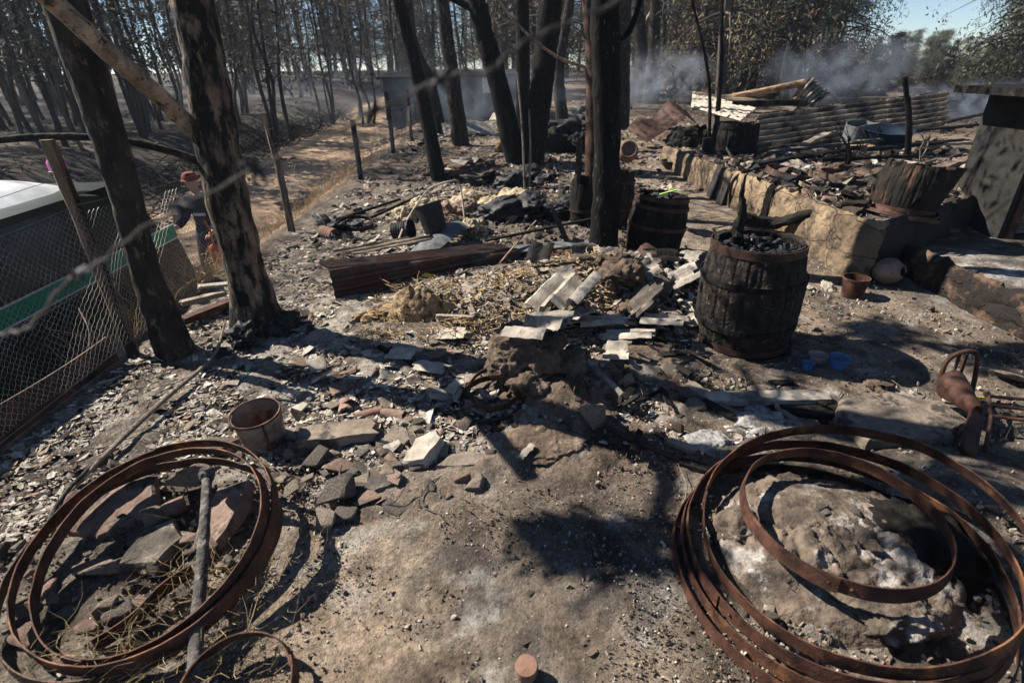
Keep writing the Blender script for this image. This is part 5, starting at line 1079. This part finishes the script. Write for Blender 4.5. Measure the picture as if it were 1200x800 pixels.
# upright slabs leaning against the wall
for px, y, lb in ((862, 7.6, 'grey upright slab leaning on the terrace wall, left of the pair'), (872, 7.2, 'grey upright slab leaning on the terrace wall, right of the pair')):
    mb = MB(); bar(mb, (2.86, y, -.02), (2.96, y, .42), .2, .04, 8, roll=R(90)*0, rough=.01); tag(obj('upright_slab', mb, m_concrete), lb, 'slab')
mb = MB(); tube(mb, curve([(2.93, 5.95, -.02), (2.9, 5.9, .25), (2.93, 5.9, .42), (3.1, 5.95, .52), (3.3, 6.1, .55)], 24), .014, 7, .3, 20); tag(obj('charred_branch', mb, m_char), 'burnt bent cable hanging down the sunlit terrace wall', 'cable')
mb = MB(); tube(mb, curve([(2.93, 7.0, -.02), (2.88, 6.95, .3), (3.0, 6.95, .45), (3.3, 7.1, .48), (3.6, 7.3, .5)], 24), .02, 7, .3, 20); tag(obj('charred_branch', mb, m_char), 'burnt branch hanging over the terrace wall beside the upright slabs', 'branch')
# burnt log behind the big barrel
mb = MB(); a = PG(895, 283); b = PG(1005, 290); c = curve([a+Vector((-.25, .1, .22)), a+Vector((.1, 0, .2)), a.lerp(b, .6)+Vector((0, 0, .17)), b+Vector((0, 0, .1))], 30); tube(mb, c, [.07-.045*i/30 for i in range(31)], 14, .9, 16)
tube(mb, curve([c[20], c[20]+Vector((.15, -.1, -.05)), c[20]+Vector((.28, -.18, -.12))], 8), [.03, .025, .02, .02, .018, .015, .012, .01, .008], 7, .3, 20)
tag(obj('charred_log', mb, m_char), 'thick charred log with a forked end between the large barrel and the wall', 'log')
for px, py, s, lb in ((958, 340, (.12, .07, .03), 'grey burnt rag left of the small rusty pail'),): heap(px, py, s, 6, lb, m_fibre, 21, 'rag', 'rag', .8)
# broken jar
mb = MB(); sheet(mb, lambda u, v: (.11*np.sin(np.pi*(v*.75+.12))*np.cos(u*5.2), .11*np.sin(np.pi*(v*.75+.12))*np.sin(u*5.2), .24*v), 34, 14, .009)
tag(obj('clay_jar', mb, m_stoneR, loc=PG(1020, 328)+Vector((0, 0, .09)), rot=(R(75), R(20), R(20))), 'broken clay jar lying on its side right of the small rusty pail', 'jar')
# terrace: half barrel, hoops with earth, back barrels
hb = Vector((3.62, 4.92, .46))
hb = P(1062, 252, .46)
barrel(hb+Vector((0, .1, 0)), .44, .27, .24, 'burnt half barrel with a torn flaring top on the terrace corner', [(.1, .03, m_rust2)], 22, rot=(R(-3), R(8), 0), mat=M('brown_char', (.005, .004, .003), (.014, .01, .007), 10, c3=(.09, .045, .025), t3=.62, s3=8, rough=.85, bump=1, stretch=(1, 1, .3)), seed=12, jag=.34, floor=.3, flare=.1)
hoop(hb+Vector((-.0, .08, .045)), .285, .035, 'rusty hoop slipped to the foot of the half barrel, upper one', R(6), R(8), 1, m_rust, .01, 2)
hoop(hb+Vector((-.02, .06, .01)), .305, .03, 'rusty hoop slipped to the foot of the half barrel, lower one', R(0), R(10), 2, m_rust2, .012, 5)
for px, py, r, lb in ((925, 206, .28, 'rusty hoop full of cracked earth at the wall edge, left one'), (992, 212, .3, 'dark hoop full of burnt earth at the wall edge, right one')):
    p = P(px, py, .46); hoop(p+Vector((0, 0, .03)), r, .07, lb, R(4), R(10), 2, m_rust2, .015, px); heap(px, py-2, (r, r, .1), 9, 'cracked burnt earth inside the '+('left' if px < 950 else 'right')+' hoop at the wall edge', m_ashrock if px < 950 else m_mud, px, 'earth_clod', 'earth', .6)
p = P(858, 180, .36); barrel(p, .5, .36, .33, 'black burnt tub with a ragged top standing at the back of the terrace wall', [(.85, .04, m_char), (.2, .04, m_char)], 22, seed=14, jag=.12, floor=.6, name='tub', cat='tub')
p = P(830, 178, .35); barrel(p, .22, .12, .11, 'small dark bucket left of the black burnt tub', [(.9, .02, m_rust2)], 12, seed=15, mat=m_concrete, name='bucket', cat='bucket')
p = PG(788, 196); mb = MB(); lathe(mb, [(.0, 0), (.12, 0), (.19, .08), (.21, .15), (.195, .15), (.17, .08), (.0, .03)], 30, .03); tag(obj('bowl', mb, m_black, loc=p), 'black bowl on the ground at the far end of the terrace wall', 'bowl')
# pile of black boards left of the tub
yb = P(812, 180, .3).y
heap(808, 180, (.45, .35, .5), 12, 'blackened heap of fused debris left of the black tub', m_char, 41, 'scrap_heap', 'scrap', .5)
heap(790, 165, (.5, .4, .2), 8, 'dark burnt debris under the rusty bent sheets', m_mud, 42, 'scrap_heap', 'scrap', .7)
mb = MB(); sheet(mb, lambda u, v: (u*1.1-.5, v*.7, .25+.3*u+.12*np.sin(u*7)*v), 16, 8, .01); tag(obj('rusty_sheet', mb, m_rust2, loc=PG(775, 172), rot=(R(20), R(-10), .5)), 'curled rusty sheet leaning at the left end of the ruins, lower one', 'sheet')
mb = MB(); sheet(mb, lambda u, v: (u*.9-.4, v*.6, .4+.25*np.sin(u*4)), 16, 8, .01); tag(obj('rusty_sheet', mb, m_rust2, loc=PG(795, 160), rot=(R(30), R(-15), .2)), 'curled rusty sheet leaning at the left end of the ruins, upper one', 'sheet')
# white corrugated roof fallen
pA, pB, pC, pD = atY(812, 108, 13.2), atY(886, 128, 11.2), atY(868, 142, 9.6), atY(810, 126, 11.2)
def quadsheet(mb, A, B_, C_, D, n, amp, t=.006, along=0, nu=120, nv=14, wob=0., hole=None):
    A, B_, C_, D = [np.array(list(q)) for q in (A, B_, C_, D)]; nm = np.cross(B_-A, D-A); nm /= np.linalg.norm(nm)
    def fn(u, v):
        q = A*((1-u)*(1-v))[..., None]+B_*(u*(1-v))[..., None]+C_*(u*v)[..., None]+D*((1-u)*v)[..., None]
        w = v if along == 0 else u
        q = q+nm*(amp*np.sin(w*2*np.pi*n)+wob*fbm(np.stack([u*4, v*3, 0*u+n], -1), 3))[..., None]; return q[..., 0], q[..., 1], q[..., 2]
    a, b = (nv, nu) if along == 0 else (nu, nv)
    sheet(mb, fn, a, b, t, hole=hole)
mb = MB(); quadsheet(mb, pA, pB, pC, pD, 11, .03, along=0, wob=.012); tag(obj('corrugated_roof', mb, m_fibreW), 'pale fallen corrugated roof sheet sloping behind the black tub', 'corrugated sheet')
yL, yR = 9.0, 12.0
def jag_hole(u, v): return (v < .07 and (math.sin(u*40)+math.sin(u*17)) > .5) or (u > .96 and math.sin(v*30) > .2)
# split long sheet into three overlapping sheets
X0, X1 = (886, 133, 186), (1108, 106, 150)
def pt(f, top):
    px = X0[0]+(X1[0]-X0[0])*f; py = (X0[1]+(X1[1]-X0[1])*f) if top else (X0[2]+(X1[2]-X0[2])*f); y = yL+(yR-yL)*f+(.9 if top else 0); return atY(px, py, y)
for i, (f0, f1, m, lb) in enumerate(((0, .36, m_zinc, 'left panel of the long scorched corrugated sheet wall, pale and striped'), (.33, .7, m_zinc, 'middle panel of the long scorched corrugated sheet wall, mostly soot black'), (.67, 1., m_zinc, 'right panel of the long scorched corrugated sheet wall, with a pale vertical mark'))):
    mb = MB(); o_ = Vector((0, -.03*i, 0)); quadsheet(mb, pt(f0, 1)+o_, pt(f1, 1)+o_, pt(f1, 0)+o_, pt(f0, 0)+o_, 8, .05, along=0, nu=140, nv=24, wob=.02, hole=jag_hole); tag(obj('corrugated_sheet', mb, m), lb, 'corrugated sheet')
# sheets and beams on top
mb = MB(); quadsheet(mb, atY(812, 108, 12.8), atY(935, 122, 12.5), atY(930, 134, 11.3), atY(830, 128, 11.6), 9, .03, along=0, wob=.06); tag(obj('corrugated_sheet', mb, m_zinc), 'dull corrugated sheet lying flat behind the beam', 'corrugated sheet')
mb = MB(); quadsheet(mb, atY(950, 90, 13), atY(972, 110, 13), atY(950, 128, 12), atY(925, 118, 12), 6, .03, along=1, wob=.04); tag(obj('corrugated_sheet', mb, m_zinc), 'short curled corrugated sheet at the end of the wooden beam', 'corrugated sheet')
mb = MB(); tube(mb, curve([atY(858, 114, 12.6), atY(900, 106, 12.4), atY(942, 97, 12.2)], 20), .075, 10, .15, 6); tag(obj('wooden_beam', mb, m_woodlog), 'pale brown round beam resting on the fallen roof', 'beam')
mb = MB(); bar(mb, atY(941, 98, 12.2), atY(933, 116, 12.2), .12, .08, 8); tag(obj('wooden_beam', mb, m_woodlog), 'short yellow brown beam end propped under the round beam', 'beam')
mb = MB(); bar(mb, atY(858, 122, 11.5), atY(945, 120, 11.0), .2, .1, 12, rough=.03); tag(obj('wooden_beam', mb, m_char), 'burnt square beam lying in front of the round beam', 'beam')
heap(955, 150, (.5, .4, .14), 8, 'tangle of burnt scraps before the left corrugated panel', m_stoneD, 51, 'scrap_heap', 'scrap', .8)
# charred roof timbers lying on the terrace
def terr(px, py): return P(px, py, .42)
for i, (a, b, w, m, lb) in enumerate((((880, 198), (1010, 178), .1, m_char, 'charred board on the terrace, running behind the left earth hoop'), ((900, 185), (1045, 168), .09, m_stoneD, 'grey burnt board on the terrace in front of the blue basin'), ((1010, 185), (1130, 170), .12, m_char, 'black beam on the terrace at the foot of the upright post'),
        ((1070, 175), (1165, 172), .1, m_wood, 'scorched board on the terrace left of the burnt cabinet, nearer one'), ((1060, 160), (1175, 148), .1, m_char, 'scorched board on the terrace left of the burnt cabinet, farther one'), ((940, 178), (990, 152), .12, m_wood, 'pale triangular board end leaning before the left panel'),
        ((1090, 205), (1140, 190), .14, m_stoneR, 'brown flat board right of the half barrel'), ((960, 195), (1060, 190), .07, m_char, 'thin black board between the earth hoops and the post'), ((1105, 150), (1165, 135), .1, m_char, 'black board end under the bluish smoke'), ((905, 172), (960, 190), .08, m_char, 'short black board crossing before the left panel'))):
    mb = MB(); bar(mb, terr(*a)+Vector((0, 0, .05+.03*(i % 3))), terr(*b)+Vector((0, 0, .08)), w, .04, 14, rough=.03); tag(obj('board', mb, m), lb, 'board')
# far continuation: low burnt mounds behind the sheet on the right
heap(1130, 128, (2.2, .9, .28), 12, 'low burnt mound under the smoke on the right', m_stoneD, 61, 'scrap_heap', 'scrap', .8)
heap(1010, 112, (2.4, .8, .35), 12, 'low burnt mound behind the long corrugated sheets', m_mud, 62, 'scrap_heap', 'scrap', .8)
# post, sticks
def stake(a, b, r, label, mat=m_char, z=.42, bend=0, name='post', cat='post'):
    p = P(*a, z); q = atY(*b, p.y); mb = MB(); tube(mb, curve([p-Vector((0, 0, .1)), p.lerp(q, .5)+Vector((bend, 0, 0)), q], 24), [r-.35*r*i/24 for i in range(25)], 9, .4, 9); return tag(obj(name, mb, mat), label, cat)
stake((1065, 188), (1060, 90), .045, 'upright black burnt post in front of the long corrugated sheets', bend=.03)
stake((832, 172), (811, 0), .035, 'long thin burnt stick leaning left above the black tub', z=.35, bend=.12, name='stick', cat='stick')
stake((838, 168), (846, 0), .05, 'taller straight burnt stick rising from behind the black tub', z=.35, bend=.04, name='stick', cat='stick')
# little burnt shrub
p = P(992, 195, .46); t = MB(); 
for i in range(9):
    a = random.uniform(-1, 1); q = [p-Vector((0, 0, .05)), p+Vector((a*.06, random.uniform(-.1, .1), .18)), p+Vector((a*.22, random.uniform(-.2, .2), .36)), p+Vector((a*.4+random.uniform(-.1, .1), random.uniform(-.2, .2), random.uniform(.4, .62)))]
    tube(t, curve(q, 12), [.012-.0009*k for k in range(13)], 5, .2, 20)
tag(obj('burnt_shrub', t, m_char), 'leafless burnt shrub rising from the right earth hoop', 'shrub')
p = P(1078, 188, .46); t = MB()
for i in range(4): tube(t, [p, p+Vector((random.uniform(-.05, .05), 0, .15)), p+Vector((random.uniform(-.15, .2), 0, random.uniform(.3, .42)))], .008, 5)
tag(obj('burnt_shrub', t, m_wood), 'few bare twigs standing right of the upright black post', 'shrub')
# basin and tin box
p = P(1036, 167, .42); mb = MB(); lathe(mb, [(.0, 0), (.3, 0), (.37, .2), (.4, .22), (.385, .225), (.35, .2), (.28, .03), (.0, .03)], 36, .03); o = tag(obj('basin', mb, m_blueP, loc=p, rot=(R(8), 0, 0)), 'dark blue plastic basin in front of the corrugated sheets', 'basin')
p = P(1004, 166, .42); mb = MB(); sheet(mb, lambda u, v: (.22*np.sign(np.cos(u*6.283))*np.abs(np.cos(u*6.283))**.4, .18*np.sign(np.sin(u*6.283))*np.abs(np.sin(u*6.283))**.4, .3*v+.03*np.sin(u*9)*v), 48, 8, .01, closed=True); tag(obj('tin_box', mb, m_greymetal, loc=p, rot=(R(5), 0, .2)), 'dented grey tin box left of the blue basin', 'box')

# ------------------------------------------------------------ burnt cabinet at the right edge
cx, cy, cz = 4.5, 4.72, .18
cab = empty('burnt_cabinet', (cx, cy, cz), 'tall burnt metal and concrete cabinet with a louvred door at the right edge', 'cabinet')
def co(name, c, s, mat, parent=None, rot=None, j=.002): mb = MB(); box(mb, c, s, rot, j); return obj(name, mb, mat, parent=parent or cab, smooth=False)
co('side_panel', (0, .3, .6), (.04, .64, 1.22), m_concrete)
co('back_panel', (.5, .62, .6), (.96, .04, 1.2), m_black)
co('far_side', (1.0, .3, .6), (.04, .6, 1.2), m_concrete)
co('top_slab', (.4, .2, 1.25), (1.42, 1.0, .06), m_char)
fr = co('door_frame', (.07, -.02, .6), (.07, .04, 1.2), m_rust)
co('door_frame', (.95, -.02, .6), (.07, .04, 1.2), m_rust); co('door_frame', (.51, -.02, .62), (.8, .035, .07), m_rust); co('door_frame', (.51, -.02, 1.16), (.8, .035, .07), m_rust)
d = co('louvre_door', (.51, .03, .33), (.78, .01, .5), m_black)
for k in range(11): co('louvre', (.51, -.0, .09+k*.046), (.79, .05, .008), m_rustgrey, rot=Euler((R(35), 0, 0)))
co('upper_door', (.51, .01, .9), (.79, .012, .44), m_rust2)

# ------------------------------------------------------------ plastic cups, bowl
def cup(px, py, r0, r1, h, label, mat, rot=(0, 0, 0), name='plastic_cup', inner=None):
    p = PG(px, py); mb = MB(); lathe(mb, [(.0, 0), (r0, 0), (r1, h), (r1+.002, h+.002), (r1-.002, h), (r0-.002, .003), (.0, .003)], 32, .03, 30); o = tag(obj(name, mb, mat, loc=p+Vector((0, 0, .004)), rot=rot), label, 'cup' if name != 'bowl' else 'bowl')
    return o
cup(981, 430, .05, .058, .07, 'largest clear blue plastic cup standing right of the small bowl', m_cblue, (R(4), 0, 0))
cup(945, 433, .028, .034, .045, 'small clear blue plastic cup left of the small bowl', m_cblue, (0, R(4), 0))
cup(957, 424, .04, .055, .05, 'small clear plastic bowl between the two blue cups', m_cclear, name='bowl')
V, Fc = lump_mesh((.03, .028, .012), 9, .4, 1.5, 2); tag(obj('orange_residue', MB().add(V, Fc), m_orange, loc=PG(957, 424)+Vector((0, 0, .02))), 'orange scrap lying in the small clear bowl', 'scrap')
V, Fc = lump_mesh((.035, .02, .006), 9, .4, 1.5, 2); tag(obj('yellow_scrap', MB().add(V, Fc), m_yel, loc=PG(1148, 469)+Vector((0, 0, .012))), 'yellow plastic scrap on the ground at the right edge', 'scrap')
V, Fc = lump_mesh((.05, .025, .02), 19, .6, 1.5, 2); tag(obj('yellow_scrap', MB().add(V, Fc), m_yel, loc=PG(500, 326)+Vector((0, 0, .03))), 'yellow scrap at the upper edge of the straw heap', 'scrap')
V, Fc = lump_mesh((.03, .025, .02), 29, .6, 1.5, 2); tag(obj('red_scrap', MB().add(V, Fc), m_red, loc=PG(664, 312)+Vector((0, 0, .03))), 'small bright red scrap at the foot of the central trunk', 'scrap')

# ------------------------------------------------------------ rusted funnel, bent frame, rack, basket
fz = PG(1110, 480)
t = empty('chute', fz, 'rusted sheet metal chute with a bent tube frame behind the right ring pile', 'chute')
A_, B_, C_ = PG(1108, 470)+Vector((0, 0, .1)), PG(1135, 505)+Vector((0, 0, .12)), PG(1132, 535)+Vector((0, 0, .02))
mb = MB(); c = curve([A_, A_.lerp(B_, .5), B_], 20); pr = []
def fnf(u, v):
    idx = np.clip((v*20).astype(int), 0, 20); Q = np.array([list(p) for p in c])[idx]; r = .085-.055*v; a = u*4.4-.6; return Q[..., 0]+r*np.cos(a), Q[..., 1]+.3*r*np.sin(a), Q[..., 2]+r*np.sin(a)
sheet(mb, fnf, 20, 20, .003); obj('hopper', mb, m_rust, parent=t, off=fz)
mb = MB(); bar(mb, B_+Vector((0, 0, -.01)), C_, .07, .02, 8, roll=.6); obj('spout', mb, m_rust, parent=t, off=fz)
mb = MB(); tube(mb, curve([A_+Vector((-.03, .02, -.05)), A_+Vector((-.04, .05, .1)), A_+Vector((.02, .06, .17)), A_+Vector((.1, .05, .18)), A_+Vector((.13, .04, .1)), A_+Vector((.13, .0, -.06))], 30), .012, 8, .1, 20); obj('frame_tube', mb, m_rust, parent=t, off=fz)
for k in (.03, .07): mb = MB(); tube(mb, [A_+Vector((k, .06, .16)), A_+Vector((k, .05, .0))], .009, 6); obj('frame_bar', mb, m_rust2, parent=t, off=fz)
ra = PG(1150, 492); rk = empty('iron_rack', ra, 'rusty iron bar rack reaching in from the right edge', 'rack')
for py, y2 in ((482, 484), (493, 497), (505, 513)):
    a = PG(1146, py)+Vector((0, 0, .1)); b = PG(1260, y2+6)+Vector((0, 0, .1)); mb = MB(); tube(mb, curve([a, a.lerp(b, .5)+Vector((0, 0, -.005)), b], 10), .009, 7, .1, 20); obj('bar', mb, m_rust, parent=rk, off=ra)
mb = MB(); tube(mb, [PG(1150, 478)+Vector((0, 0, .1)), PG(1152, 510)+Vector((0, 0, .1)), PG(1154, 530)+Vector((0, 0, 0))], .009, 7); obj('end_bar', mb, m_rust2, parent=rk, off=ra)
mb = MB(); tube(mb, [PG(1255, 490)+Vector((0, 0, .1)), PG(1255, 512)+Vector((0, 0, .1)), PG(1260, 520)+Vector((0, 0, 0))], .009, 7); obj('end_bar', mb, m_rust2, parent=rk, off=ra)
wb = PG(1195, 565); bk = empty('wire_basket', wb, 'burnt wire basket grid lying at the right edge below the iron rack', 'basket')
o_ = PG(1175, 520)+Vector((0, 0, .12)); ex = Vector((.42, .02, 0)); ey = Vector((-.05, -.42, -.07))
for k in range(9): mb = MB(); tube(mb, [o_+ex*(k/8)+Vector((0, 0, -.09)), o_+ex*(k/8), o_+ex*(k/8)+ey*.5+Vector((0, 0, random.uniform(-.01, .01))), o_+ex*(k/8)+ey], .0028, 5); obj('wire', mb, m_wire, parent=bk, off=wb)
for k in range(9): mb = MB(); tube(mb, [o_+ey*(k/8), o_+ey*(k/8)+ex*.5, o_+ey*(k/8)+ex], .0028 if k else .005, 5); obj('wire', mb, m_wire, parent=bk, off=wb)
# clay bottle stub at the bottom edge
mb = MB(); lathe(mb, [(.026, 0), (.034, .05), (.036, .075), (.033, .085), (.01, .087)], 24, .06, 20); tag(obj('clay_stub', mb, m_clay, loc=PG(617, 790)+Vector((0, 0, -.015)), rot=(R(8), 0, 0)), 'round clay stub half buried in the dirt at the bottom edge', 'clay stub')

# ------------------------------------------------------------ far hut and burnt remains
yh = 21.; xl = atY(448, 100, yh).x; xr = atY(618, 100, yh).x; hz = gz((xl+xr)/2, yh)
hut = empty('burnt_hut', ((xl+xr)/2, yh+1.2, hz), 'dark burnt hut with one bright little window far behind the V shaped trees', 'hut'); w = xr-xl; HT = atY(560, 88, yh).z-hz
mb = MB(); box(mb, (0, 0, HT/2), (w, 2.4, HT), None, .02); wl = obj('wall', mb, m_shed, parent=hut, smooth=False)
mb = MB(); box(mb, (0, 0, HT+.05), (w+.3, 2.8, .07), Euler((R(3), 0, 0))); obj('roof', mb, m_char, parent=hut, smooth=False)
wx = atY(570, 100, yh); mb = MB(); box(mb, (wx.x-hut.location.x, -1.215, wx.z-hz), (.3, .02, .5)); obj('window', mb, m_fibreW, parent=hut, smooth=False)
for px, py, s, lb in ((780, 113, (.7, .5, .35), 'black burnt heap smoking right of the thick double trunk'), (735, 108, (.9, .5, .3), 'white ashy smoking heap left of the thick double trunk'), (700, 140, (.8, .6, .35), 'dark burnt mound in the smoke behind the central trunk'), (350, 240, (.5, .3, .12), 'brown dirt clod pile on the road shoulder')):
    heap(px, py, s, 8, lb, m_ash if 'white' in lb else m_coal, px, 'scrap_heap', 'scrap', .7)
for i, (px, py, h) in enumerate(((789, 113, 1.6), (796, 113, 1.7), (1118, 128, .7))):
    p = PG(px, py); mb = MB(); tube(mb, curve([p, p+Vector((.03, 0, h*.5)), p+Vector((0, 0, h))], 10), .1, 8, .2, 4); tag(obj('burnt_post', mb, m_char), ['left one of two burnt posts beyond the smoking heap', 'right one of two burnt posts beyond the smoking heap', 'short burnt stump in the smoke at the right'][i], 'post')

# ------------------------------------------------------------ smoke and haze
def smoke(px, py, y, s, dens, label):
    V, Fc = lump_mesh(s, px, .1, 1, 3); o = obj('smoke', MB().add(V, Fc), None, loc=atY(px, py, y)); m = bpy.data.materials.new('smoke'); m.use_nodes = True; nt = m.node_tree; nt.nodes.clear()
    out = nt.nodes.new('ShaderNodeOutputMaterial'); pv = nt.nodes.new('ShaderNodeVolumePrincipled'); pv.inputs['Color'].default_value = (.72, .82, 1, 1); pv.inputs['Anisotropy'].default_value = .2
    tc = nt.nodes.new('ShaderNodeTexCoord'); n = nt.nodes.new('ShaderNodeTexNoise'); n.inputs['Scale'].default_value = 1.1; n.inputs['Detail'].default_value = 5; n.inputs['Distortion'].default_value = .8; nt.links.new(tc.outputs['Object'], n.inputs['Vector'])
    mp = nt.nodes.new('ShaderNodeMapping'); mp.inputs['Scale'].default_value = (1/s[0], 1/s[1], 1/s[2]); nt.links.new(tc.outputs['Object'], mp.inputs[0])
    ln = nt.nodes.new('ShaderNodeVectorMath'); ln.operation = 'LENGTH'; nt.links.new(mp.outputs[0], ln.inputs[0])
    mr = nt.nodes.new('ShaderNodeMapRange'); mr.inputs['From Min'].default_value = 1; mr.inputs['From Max'].default_value = .1; nt.links.new(ln.outputs['Value'], mr.inputs[0])
    m2 = nt.nodes.new('ShaderNodeMapRange'); m2.inputs['From Min'].default_value = .46; m2.inputs['From Max'].default_value = .62; nt.links.new(n.outputs['Fac'], m2.inputs[0])
    mu = nt.nodes.new('ShaderNodeMath'); mu.operation = 'MULTIPLY'; nt.links.new(mr.outputs[0], mu.inputs[0]); nt.links.new(m2.outputs[0], mu.inputs[1])
    m3 = nt.nodes.new('ShaderNodeMath'); m3.operation = 'MULTIPLY'; m3.inputs[1].default_value = dens; nt.links.new(mu.outputs[0], m3.inputs[0]); nt.links.new(m3.outputs[0], pv.inputs['Density']); nt.links.new(pv.outputs[0], out.inputs['Volume'])
    o.data.materials.clear(); o.data.materials.append(m); tag(o, label, 'smoke', kind='stuff')
smoke(985, 82, 15.5, (2.2, 1.2, 1.0), .7, 'bluish smoke drifting up behind the long corrugated sheets')
smoke(1135, 118, 17, (2.6, 1.3, .7), 1.2, 'bluish smoke low over the burnt mound at the right')
smoke(765, 92, 21, (2.6, 1.5, 1.2), .7, 'smoke round the foot of the thick double trunk')
smoke(300, 120, 24, (13, 6, 2.6), .05, 'thin bluish smoke hanging between the trunks of the wood on the left')
smoke(560, 115, 18, (4.2, 1.6, 1.2), .3, 'thin smoke hanging before the burnt hut')
hz_ = MB(); box(hz_, (-10, 40, 7.6), (290, 190, 21)); 
hm_ = bpy.data.materials.new('haze'); hm_.use_nodes = True; nt = hm_.node_tree; nt.nodes.clear(); out = nt.nodes.new('ShaderNodeOutputMaterial'); pv = nt.nodes.new('ShaderNodeVolumePrincipled')
pv.inputs['Color'].default_value = (.62, .78, 1, 1); pv.inputs['Density'].default_value = .0008; pv.inputs['Anisotropy'].default_value = .35; nt.links.new(pv.outputs[0], out.inputs['Volume'])
hzo = obj('haze', hz_, hm_, smooth=False); tag(hzo, 'thin blue smoke haze filling the wood', 'haze', kind='stuff')
